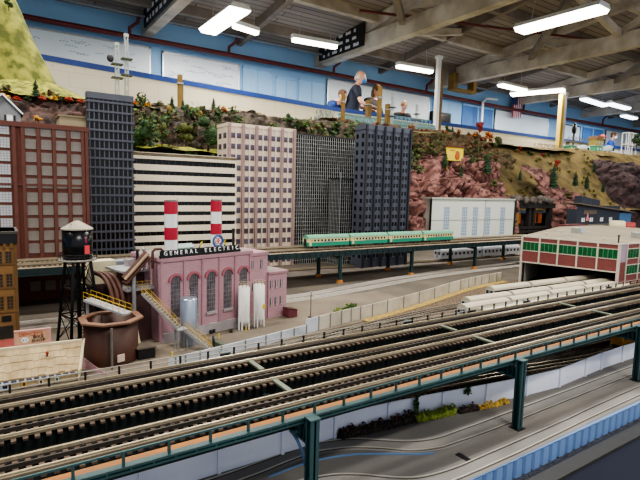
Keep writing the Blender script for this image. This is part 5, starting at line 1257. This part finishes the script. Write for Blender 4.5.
def mount(x, y):
    r = ss((y-3.30)/.35); edge = .455 - .10*(y-3.4)
    return 1.95 + r*min(2.2, max(0, (edge-x)*2.15)) + .04*N3(x, y, 0, 5)*r + .02*N3(x, y, 0, 16)*r
field('green_mountain', -1.6, .75, 3.22, 4.6, 110, 70, mount, m_grass)
m_plat = M('plateau_green', '6d7040', 1, scale=12, h2='84714c', detail=8)
field('upper_plateau', .3, 3.1, 2.96, 7.6, 60, 80, lambda x, y: 1.945+.012*x+(y-2.98)*.13+.02*N3(x, y, 0, 4), m_plat)
field('upper_plateau', 3.1, 14, 3.88, 7.6, 110, 50, lambda x, y: 1.93+.012*min(x, 4)+(y-2.98)*.13+.02*N3(x, y, 0, 4), m_plat)
# red stepped cliff
def redp(x):
    k = .05*noise.noise(Vector((x*2.5, 3, 0))); j = .03*noise.noise(Vector((x*3, 9, 0)))
    return [(2.96+k, 1.1), (2.96+k, 1.40+j), (3.08+k, 1.415+j), (3.08+k, 1.58+j), (3.19+k, 1.60+j), (3.19+k, 1.77+j), (3.30, 1.79+j), (3.42, 1.84)]
def block_cliff(name, xs, prof, mat, seed):
    cliff(name, xs, prof, mat, .10, 4.4, .03, 130, 2.4)
block_cliff('cliff_red', rng(2.5, 4.15, 260), redp, m_rkr, 1)
cliff('cliff_upper', rng(2.5, 4.75, 200), lambda x: [(3.38, 1.75), (3.44, 1.90), (3.55, 1.96), (3.64, 2.10-.25*ss((x-4.45)/.3)), (3.9, 2.12-.25*ss((x-4.45)/.3))], m_rkt, .08, 5.5, .05, 60)
def tanz(x, y):
    y0 = 3.04 + .10*N3(x, 0, 0, 1.5); f = ss((y-y0)/1.05); top = 2.10+.10*ss((x-6.2)/1.2)
    w = x + .5*(y-3.0)
    gul = .10*abs(N3(w, y*.35, 0, 2.6))*(1-abs(2*f-1)) + .035*abs(N3(w, y*.6, 0, 6)) + .012*N3(x, y, 0, 18)
    return 1.34 + (top-1.34)*f - gul + .07*max(0, y-4.1)
field('tan_hill', 4.2, 12, 3.0, 6.2, 260, 110, tanz, m_tanh)
cliff('cliff_gully', rng(4.84, 5.75, 110), lambda x: [(2.96, 1.1), (3.0, 1.36), (3.10, 1.46), (3.22, 1.50+.22*ss((5.5-x)/.5)), (3.42, 1.56+.24*ss((5.5-x)/.5))], m_rkr, .08, 5.5, .05, 50)
fz = lambda x, z: 1.2+(z-1.2)*(1-.95*ss((7.05-x)/.5))
cliff('cliff_right', rng(6.5, 8.9, 190), lambda x: [(3.14, 1.2), (3.18, fz(x, 1.60)), (3.32, fz(x, 1.82)), (3.5, fz(x, 1.93)), (3.95, fz(x, 1.97))], m_rkd, .13, 2.8, .07, 70)
struct(MB().box(3.4, 12, 3.07, 3.11, 1.0, 1.3, m_rkd).build('hill_base'))
# undergrowth nobody could count, clinging to the rock
def scrub(name, spots, ms, size, label, seed):
    b = MB(); g = random.Random(seed)
    for (x, y, z, r) in spots: b.leaves((x, y, z), (r*1.2, r*.7, r), int(26+r*500), size, ms, g.randrange(9999), .25)
    return tag(b.build(name), label, 'undergrowth', None, 'stuff')
# timber portal with orange box cars behind
e = empty('timber_trestle', (4.5, 2.93, G), 'black timber trestle portal with rubble on top, right of the pale warehouse', 'trestle')
m_tim = M('trestle_timber', '2a2725', .9, var=.4, scale=20)
for x, w, mm in ((-.29, .05, m_post), (-.08, .035, m_tim), (-.01, .03, m_tim), (.27, .05, m_tim)): MB().box(x-w/2, x+w/2, -.02, .02, 0, .28, mm).build('post', e)
MB().box(-.33, .33, -.03, .03, .26, .31, m_tim).build('top_beam', e)
for z in (.03, .065): MB().box(-.30, .30, -.025, .01, z-.012, z+.012, m_tim).build('cross_rail', e)
b = MB(); g = random.Random(9)
for i in range(42): b.blob((g.uniform(-.34, .34), g.uniform(-.04, .05), .32+g.uniform(0, .05)), (g.uniform(.015, .035),)*3, M('rubble', '6e6660', .95, var=.4, scale=30), i, .5, 7, 5)
b.build('rubble_cap', e)['kind'] = 'stuff'
for x, lab in ((4.30, 'orange box car seen through the left opening of the trestle'), (4.66, 'orange box car seen through the right opening of the trestle')):
    e = empty('box_car', (x, 3.0, G+.09), lab, 'rail car')
    MB().box(-.09, .07, -.02, .03, .015, .12, M('boxcar_orange', 'b5602e', .7, var=.25, scale=15)).build('body', e); MB().box(-.03, .0, -.023, -.018, .02, .115, m_rustd).build('sliding_door', e)
    MB().box(-.09, .07, -.015, .03, -.09, .015, m_dark).build('underframe', e)
# yellow billboard on the red cliff
q = pY(455, 154.5, 3.10); e = empty('yellow_billboard', (q.x, 3.10, q.z-.055), 'small yellow billboard with a brown figure on the red cliff ledge', 'sign', rotz=-.15)
MB().box(-.095, .095, 0, .01, .0, .12, M('board_yellow', 'e8cf3a', .6, var=.12, scale=20)).build('board', e)
MB().box(-.10, .10, -.012, .012, .12, .13, M('board_maroon', '6b2a2e', .7)).build('top_rail', e)
b = MB(); b.blob((.03, -.002, .05), (.028, .004, .035), M('board_brown', 'b5622e', .7), 4, .5, 10, 8); b.box(-.06, -.0, -.002, 0, .085, .10, M('board_gold', 'c79a2a', .7)); b.build('printed_picture', e)
for x in (-.08, .08): MB().box(x-.006, x+.006, .002, .012, -.09, .0, m_post).build('post', e)

# ---- trees, built once and copied
def conifer_mesh(ms, seed):
    e_ = MB(); g = random.Random(seed); e_.cyl((0, 0, 0), (0, 0, .5), .03, m_trunk, 6)
    for k in range(9):
        z = .08+k*.10; r = .25*(1-z)+.02
        n = 11; vs = [(0, 0, z+.16)] + [(r*g.uniform(.65, 1.1)*math.cos(2*PI*i/n+k), r*g.uniform(.65, 1.1)*math.sin(2*PI*i/n+k), z-.03*g.random()) for i in range(n)]
        e_.add(vs, [(0, 1+i, 1+(i+1) % n) for i in range(n)], ms[k % len(ms)])
    e_.leaves((0, 0, .45), (.17, .17, .42), 160, .03, ms, seed, .6)
    return e_
def broad_mesh(ms, seed, n=420):
    e_ = MB(); g = random.Random(seed); e_.tube([(0, 0, 0), (.01, .0, .25), (.0, .01, .5)], [.035, .028, .015], m_trunk, 6)
    for k in range(5): e_.tube([(0, 0, .25+.05*k), (g.uniform(-.2, .2), g.uniform(-.2, .2), .5+.07*k)], [.015, .006], m_trunk, 5)
    for k in range(7):
        c = (g.uniform(-.17, .17), g.uniform(-.17, .17), .42+g.uniform(-.05, .40)); e_.leaves(c, (.19, .19, .16), n//7, .035, ms, seed+k, .3)
        e_.blob(c, (.13, .13, .11), ms[0], seed+k, .5, 9, 6)
    return e_
m_wg = lv('leaf_wine', '6e2c2c'); m_ol = lv('leaf_olive', '5d6436')
TM = {'conifer': conifer_mesh([m_dg, lv('leaf_blue_green', '2b4536')], 1).mesh('conifer'), 'dark': broad_mesh([m_dg, lv('leaf_deep_green', '24381f'), m_mg], 2).mesh('broadleaf_tree'),
      'yellow': broad_mesh([m_tan, m_ye, m_ol], 3, 260).mesh('broadleaf_tree'), 'red': broad_mesh([m_rd, m_wg, m_br], 4, 260).mesh('broadleaf_tree'),
      'orange': broad_mesh([m_or, m_ye, m_rd], 5).mesh('broadleaf_tree'), 'green': broad_mesh([m_mg, m_ol, m_yg], 6).mesh('broadleaf_tree'), 'ylw': broad_mesh([m_ye, m_or], 7).mesh('broadleaf_tree'), 'rd2': broad_mesh([m_rd, m_or], 8).mesh('broadleaf_tree'),
      'olive': broad_mesh([m_ol, m_dg, m_br], 9).mesh('broadleaf_tree')}
def tree(kind, px, py, Y, hpx, label, wide=1.0, cat='tree', name=None):
    q = pY(px, py, Y); t = pY(px, py-hpx, Y); h = t.z-q.z
    o = put(name or ('conifer' if kind == 'conifer' else 'broadleaf_tree'), TM[kind], None, (q.x, Y, q.z-.01)); o.scale = (h*wide, h*wide, h); o.rotation_euler.z = px
    return tag(o, label, cat)
for a in (('conifer', 36, 98, 2.98, 21, 'lone dark conifer on the grass below the green mountain'),
          ('conifer', 172, 108, 2.95, 14, 'dark conifer just left of the wooden post on the left cliff edge'),
          ('conifer', 183, 109, 2.95, 12, 'small dark conifer just right of the wooden post on the left cliff edge'),
          ('conifer', 213.5, 112, 2.95, 16, 'dark conifer on the cliff edge above the beige tower'),
          ('conifer', 151, 157, 2.5, 20, 'slim dark conifer on the grassy ledge above the striped building'),
          ('dark', 143, 156, 2.52, 42, 'large dark green tree on the ledge beside the black tower'),
          ('dark', 208, 156, 2.55, 44, 'large dark green tree left of the beige tower'),
          ('olive', 186, 150, 2.58, 34, 'olive-brown tree in the middle of the cliff above the striped building'),
          ('olive', 162, 146, 2.6, 30, 'pale bare-branched olive tree left of centre on the cliff', .7),
          ('green', 173, 161, 2.44, 11, 'yellow-green bush on the ledge above the striped building', 1.8),
          ('dark', 193, 162, 2.44, 13, 'dark green bush right of the yellow-green bush on the ledge', 1.9),
          ('dark', 213, 165, 2.42, 14, 'dark green bush beside the beige tower foot', 1.5),
          ('yellow', 168, 122, 2.80, 22, 'straw-yellow tree on the cliff face left of the wooden post', .6),
          ('yellow', 199, 122, 2.82, 16, 'golden-yellow tree on the cliff face right of the wooden post', .9),
          ('orange', 225, 113, 2.95, 9, 'small orange bush on the cliff edge above the beige tower'),
          ('dark', 288, 128, 2.9, 17, 'round dark green tree above the right corner of the beige tower', 1.1),
          ('green', 304, 134, 2.85, 16, 'mid green tree above the gridded black block, leftmost', 1.0),
          ('olive', 320, 137, 2.85, 19, 'olive green bush above the gridded black block', 1.1),
          ('dark', 336, 137, 2.85, 17, 'dark green bush left of the navy tower top', 1.2),
          ('ylw', 6, 100, 2.86, 10, 'yellow autumn bush at the far left cliff edge', 1.6), ('rd2', 17, 101, 2.86, 9, 'red autumn bush at the far left cliff edge', 1.5),
          ('rd2', 43, 101, 2.86, 9, 'orange-red autumn bush right of the lone conifer', 1.5), ('ylw', 54, 101, 2.86, 9, 'yellow-orange autumn bush left of the black tower', 1.6),
          ('rd2', 69, 102, 2.86, 9, 'red autumn bush close to the black tower, left one', 1.5), ('rd2', 80, 103, 2.86, 8, 'red autumn bush touching the black tower outline', 1.5),
          ('dark', 28, 101, 2.86, 8, 'dark green bush left of the lone conifer', 1.6), ('dark', 61, 102, 2.86, 7, 'dark green bush between autumn bushes left of the black tower', 1.5),
          ('ylw', 38, 121, 2.45, 9, 'pale yellow bush beside the grey gabled house', 1.7), 
          ('orange', 136, 106, 2.92, 8, 'orange bush right of the black tower top', 1.6), ('ylw', 147, 107, 2.92, 8, 'yellow-orange bush on the left cliff edge', 1.5), ('dark', 139, 101, 3.0, 9, 'small dark round tree behind the orange bush by the black tower', 1.2),
          ('conifer', 445, 167, 3.06, 17, 'dark conifer left of the yellow billboard'), ('conifer', 487, 174, 3.04, 24, 'tall dark conifer on the right end of the red cliff'),
          ('dark', 471, 166, 3.08, 14, 'dark green tree right of the yellow billboard', .9), ('olive', 417, 166, 3.06, 24, 'olive bush beside the navy tower on the red cliff', 1.0), ('olive', 430, 158, 3.42, 20, 'brown-green bush left of the yellow billboard'),
          ('dark', 447, 139, 3.7, 16, 'dark shrub on the cliff top above the yellow billboard', .8), ('conifer', 452, 139, 3.7, 14, 'small conifer beside the dark shrub on the cliff top'),
          ('red', 479, 137, 3.75, 18, 'wine-red tree on the cliff top above the red cliff', .7), ('rd2', 470, 140, 3.65, 8, 'orange-red bush on the cliff top left of the wine-red tree', 1.6), ('orange', 489, 141, 3.65, 11, 'orange bush on the cliff top right of the wine-red tree', 1.3),
          ('rd2', 424, 139, 3.65, 9, 'reddish bush on the cliff top beside the navy tower', 1.6), ('orange', 458, 141, 3.65, 7, 'small orange bush on the cliff top', 1.8), ('olive', 497, 152, 3.6, 20, 'brown bush at the right end of the cliff top', .8),
          ('red', 519, 156, 3.9, 12, 'wine-red leaning tree on the tan hill edge', .8), ('dark', 529, 157, 3.9, 8, 'dark shrub on the tan hill edge, left one', 1.2), ('red', 541, 160, 3.9, 8, 'rust-red bush on the tan hill crest', 1.8), ('dark', 547, 158, 3.9, 7, 'dark shrub on the tan hill edge, right one', 1.4),
          ('conifer', 552.5, 192, 3.1, 29, 'tall dark conifer in front of the tan hill'), ('red', 557, 170, 3.45, 12, 'rust-brown tree behind the tall conifer on the tan hill', .8), ('conifer', 520, 180, 3.2, 11, 'small conifer at the left foot of the tan hill'),
          ('conifer', 586.5, 189, 3.1, 15, 'small conifer in the gully below the green cabins'), ('conifer', 603, 192, 3.05, 12, 'small conifer left of the dark rocks at right'), ('olive', 568, 200, 3.0, 10, 'olive bush above the goods shed roof', 1.4),
          ('dark', 9, 9, 3.45, 14, 'dark green tree cut off by the top left corner on the mountain', 1.0),
          ('conifer', 131, 116, 2.86, 13, 'small dark conifer at the right edge of the black tower'), ('yellow', 190, 112, 2.93, 8, 'small straw-yellow bush on the left cliff edge, right of the wooden post', 1.4), ('conifer', 232, 116, 2.93, 8, 'tiny conifer above the middle of the beige tower'),
          ('rd2', 316, 131, 2.9, 8, 'rust-red bush on the cliff edge above the gridded black block', 1.4), ('conifer', 461, 176, 2.98, 13, 'small conifer on the middle ledge of the red cliff'), ('olive', 494, 190, 2.96, 14, 'olive shrub at the right foot of the red cliff', 1.0),
          ('conifer', 575, 186, 3.15, 16, 'conifer left of the gully conifer on the tan hill'), ('conifer', 594, 172, 3.45, 11, 'small conifer high on the tan hill below the domed hut'),
          ('dark', 636, 150, 3.9, 18, 'dark green tree at the far right edge above the rocks', .9)):
    tree(*a)

g = random.Random(77); sp1 = []
for k in range(150):
    x = g.uniform(.45, 2.5); t = g.random(); y = 2.50+.42*t; sp1.append((x, y-.06, 1.62+.32*t+g.uniform(-.02, .03), g.uniform(.015, .05)))
scrub('cliff_undergrowth', sp1, [m_ol, m_dg, m_br, m_dg, m_mg], .012, 'olive and brown scrub covering the cliff behind the striped building and beige tower', 4)
sp2 = [(g.uniform(2.5, 4.3), g.uniform(3.22, 3.5), 0, g.uniform(.02, .06)) for k in range(55)]
sp2 = [(x, y-.07, 1.83+(y-3.22)*.9+g.uniform(-.03, .03), r) for x, y, _, r in sp2]
scrub('cliff_undergrowth', sp2, [m_ol, m_br, m_dg, m_wg, m_ol], .014, 'brown-green autumn scrub on the upper tier above the red cliff', 5)
sp3 = [(g.uniform(2.95, 4.6), g.uniform(3.5, 3.7), 2.08+g.uniform(-.02, .04), g.uniform(.012, .035)) for k in range(40)]
scrub('cliff_top_scrub', sp3, [m_or, m_rd, m_br, m_ol], .012, 'orange and rust scrub along the skyline of the upper cliff', 6)
sp4 = []
for k in range(110):
    x = g.uniform(4.6, 8.0); y = g.uniform(3.1, 4.0); sp4.append((x, y, tanz(x, y)+.01, g.uniform(.012, .04)))
scrub('hillside_scrub', sp4, [m_ol, m_yg, m_tan, m_br], .012, 'sparse yellow-green scrub scattered over the tan hill', 7)
sp5 = [(g.uniform(.0, 2.4), g.uniform(2.96, 3.05), 1.955+g.uniform(-.01, .015), g.uniform(.01, .02)) for k in range(60)]
scrub('cliff_top_scrub', sp5, [m_ol, m_mg, m_br, m_tan], .010, 'low olive scrub along the left cliff edge under the parapet', 8)

# ---- things standing on the upper plateau
m_trs = M('truss_teal', '7fa5a6', .6, var=.15); m_wtw = M('tower_white', 'b9bfc0', .5, var=.08)
def light_tower(px, py, Y, hpx, label, lamp=False):
    q = pY(px, py, Y); h = pY(px, py-hpx, Y).z-q.z; e = empty('light_tower', (q.x, Y, q.z), label, 'tower', 'white light towers'); w = .011
    b = MB()
    for sx in (-1, 1):
        for sy in (-1, 1): b.beam((sx*w, sy*w, 0), (sx*w*.8, sy*w*.8, h), .005, .005, m_wtw)
    n = int(h/.06)
    for i in range(n):
        z0, z1 = h*i/n, h*(i+1)/n
        b.beam((-w, -w, z0), (w, -w, z1), .004, .004, m_wtw); b.beam((w, w, z0), (-w, w, z1), .004, .004, m_wtw); b.beam((-w, w, z0), (-w, -w, z1), .004, .004, m_wtw)
    b.build('lattice_mast', e)
    for f_ in (.35, .62): MB().box(-.035, .035, -.03, .03, h*f_, h*f_+.008, M('platform_dark', '4d5654', .6)).build('platform', e)
    MB().box(-.014, .014, -.012, .012, h, h+.02, m_wtw).build('lamp_head', e)
    if lamp: MB().blob((-.045, -.02, h*.72), (.022, .010, .026), m_dark, 1, 0).build('round_lamp', e)
light_tower(117.5, 96, 3.6, 50, 'white lattice light tower above the black tower, left one with a round black lamp', True)
light_tower(127, 97, 3.7, 60, 'white lattice light tower above the black tower, taller right one')
light_tower(391.5, 128, 4.4, 33, 'white lattice light tower above the navy tower')
light_tower(416, 128, 4.6, 22, 'short white light mast between navy tower and white roof column')
def wpost(px, py, Y, hpx, w, label):
    q = pY(px, py, Y); h = pY(px, py-hpx, Y).z-q.z; e = empty('wooden_post', (q.x, Y, q.z), label, 'post')
    MB().box(-w/2, w/2, -w/2, w/2, 0, h, m_post).build('timber', e); MB().box(-w*.7, w*.7, -w*.7, w*.7, h*.72, h*.76, m_galv).build('strap', e)
    MB().box(w*.5, w*.8, -w*.2, w*.2, 0, h*.85, m_pale).build('cable', e)
wpost(180, 108, 3.2, 33, .026, 'thin wooden post on the left cliff edge before the cream parapet')
wpost(342.5, 124, 4.2, 30, .03, 'short wooden post left of the bald man')
wpost(378.5, 130, 4.0, 44, .034, 'tall wooden post right of the bald man')
wpost(387, 126, 5.0, 22, .05, 'stubby wooden post beside the tall wooden post')
wpost(368, 118, 5.5, 18, .06, 'pale turned wooden post in front of the bald man')
def truss(px0, px1, py, Y, hpx, label, mat, n=7):
    a, c = pY(px0, py, Y), pY(px1, py, Y); h = pY(px0, py-hpx, Y).z-a.z; L_ = c.x-a.x; z = min(a.z, c.z)
    e = empty('truss_bridge', ((a.x+c.x)/2, Y, z), label, 'bridge', 'truss bridges on the upper level')
    MB().box(-L_/2, L_/2, -.04, .04, -.015, .01, mat).build('deck', e)
    for s in (-1, 1):
        b = MB(); t = max(.006, h*.07); b.beam((-L_/2, s*.04, 0), (L_/2, s*.04, 0), t, t, mat); b.beam((-L_/2+L_/n, s*.04, h), (L_/2-L_/n, s*.04, h), t, t, mat)
        for i in range(1, n): x = -L_/2+L_*i/n; b.beam((x, s*.04, 0), (x, s*.04, h), t*.7, t*.7, mat)
        for i in range(n): x0, x1 = -L_/2+L_*i/n, -L_/2+L_*(i+1)/n; u = i % 2 == 0; b.beam((x0, s*.04, 0 if u else h), (x1, s*.04, h if u else 0), t*.7, t*.7, mat)
        b.build('side_truss', e)
    for x in (-L_*.45, L_*.45): MB().box(x-.02, x+.02, -.035, .035, -.16, -.015, m_pale).build('pier', e)
truss(316, 333, 118, 4.6, 9, 'small grey truss bridge left of the bald man', M('truss_grey', '9aa09a', .6))
truss(346, 384, 121, 4.5, 6, 'long pale teal truss bridge below the bald man', m_trs, 10)
truss(386, 432, 123, 5.4, 8, 'long pale teal truss bridge left of the white roof column', m_trs, 11)
truss(396, 436, 130, 4.1, 6, 'low teal truss bridge nearest the navy tower top', m_trs, 10)
truss(492, 514, 149, 4.4, 6, 'pale grey truss bridge right of the autumn cliff top', M('truss_grey', '9aa09a'), 6)
truss(533, 566, 148, 4.8, 5, 'long brown trestle bridge on the tan hill crest', M('truss_brown', '9a8060', .7), 10)
truss(566, 600, 141, 6.0, 5, 'grey truss bridge behind the green cabins', M('truss_grey', '9aa09a'), 9)
truss(228, 262, 113, 3.12, 2.5, 'low pale rail bridge on the cliff edge right of the wooden post', M('truss_brown', '9a8060'), 9)
e = empty('blue_backboard', (6.0, 7.2, 2.45), 'pale blue-green painted board standing along the back of the upper level', 'board')
q0, q1 = pY(338, 113, 7.2), pY(436, 126, 7.2)
MB().box(q0.x-6.0, q1.x-6.0, 0, .03, -.3, q0.z-2.45-.02, M('board_seafoam', 'a9cdd6', .7, var=.12, scale=3)).build('panel', e)
MB().box(q0.x-6.0, q1.x-6.0, -.02, .04, q0.z-2.45-.03, q0.z-2.45, m_trs).build('top_rail', e)
for px, py, lab, mm in ((570, 151, 'green flat-roofed cabin on the tan hill crest, left one', 0), (596, 151, 'green flat-roofed cabin on the tan hill crest, right one', 0), (583, 150, 'pale blue-grey domed hut between the green cabins', 1), (608, 150, 'pale blue-grey domed hut right of the green cabins', 1)):
    q = pY(px, py, 4.3); e = empty('cabin' if mm == 0 else 'domed_hut', (q.x, 4.3, q.z-.02), lab, 'cabin' if mm == 0 else 'hut')
    if mm == 0:
        MB().box(-.1, .1, -.05, .05, 0, .095, M('cabin_green', '3fa476', .5, var=.12)).build('walls', e); MB().box(-.11, .11, -.06, .06, .095, .105, M('cabin_roof', 'b9d2c4', .6)).build('roof', e)
        for x in (-.05, .04): MB().box(x-.02, x+.02, -.053, -.049, .03, .07, m_white).build('window', e)
    else:
        MB().lathe([(.085, 0), (.085, .04), (.07, .075), (.035, .095), (0, .1)], (0, 0, 0), M('hut_pale', 'b5c4cc', .5), 18).build('dome', e); MB().box(-.02, .02, -.09, -.08, 0, .05, m_dark).build('doorway', e)
q = pY(596, 142, 5.6); e = empty('yellow_house', (q.x, 5.6, q.z-.08), 'pale yellow house with tan roof below the red-capped visitor', 'house')
MB().box(-.16, .16, -.07, .07, 0, .12, M('house_yellow', 'd9c46a', .7)).build('walls', e)
MB().prism([(-.18, .12), (.18, .12), (.1, .2), (-.1, .2)], lambda a, c, t: (a, -.09+.18*t, c), M('house_roof', 'b08a6a', .8)).build('roof', e)
for x in (-.1, 0, .1): MB().box(x-.02, x+.02, -.073, -.069, .04, .09, m_white).build('window', e)
q = pY(628, 156, 4.2); e = empty('white_rack', (q.x, 4.2, q.z), 'open white frame rack at far right on the upper level', 'rack'); b = MB()
w, h = .14, pY(628, 133, 4.2).z-q.z
for x in (-w, 0, w):
    for y in (-.05, .05): MB().box(x-.007, x+.007, y-.007, y+.007, 0, h, m_white).build('upright', e)
for z in (.02, h*.5, h): MB().box(-w, w, -.05, .05, z-.006, z+.006, m_white).build('shelf', e)
q = pY(577, 130, 7.0); e = empty('black_fan', (q.x-.3, 6.9, q.z), 'black round fan beside the white and yellow column', 'fan')
MB().lathe([(0, -.03), (.12, -.03), (.135, 0), (.12, .03), (0, .03)], (0, 0, 0), m_dark, 20).build('cage', e).rotation_euler = (PI/2, 0, .3)
MB().cyl((0, 0, -1.2), (0, 0, -.13), .02, m_dark, 8).build('stand', e)
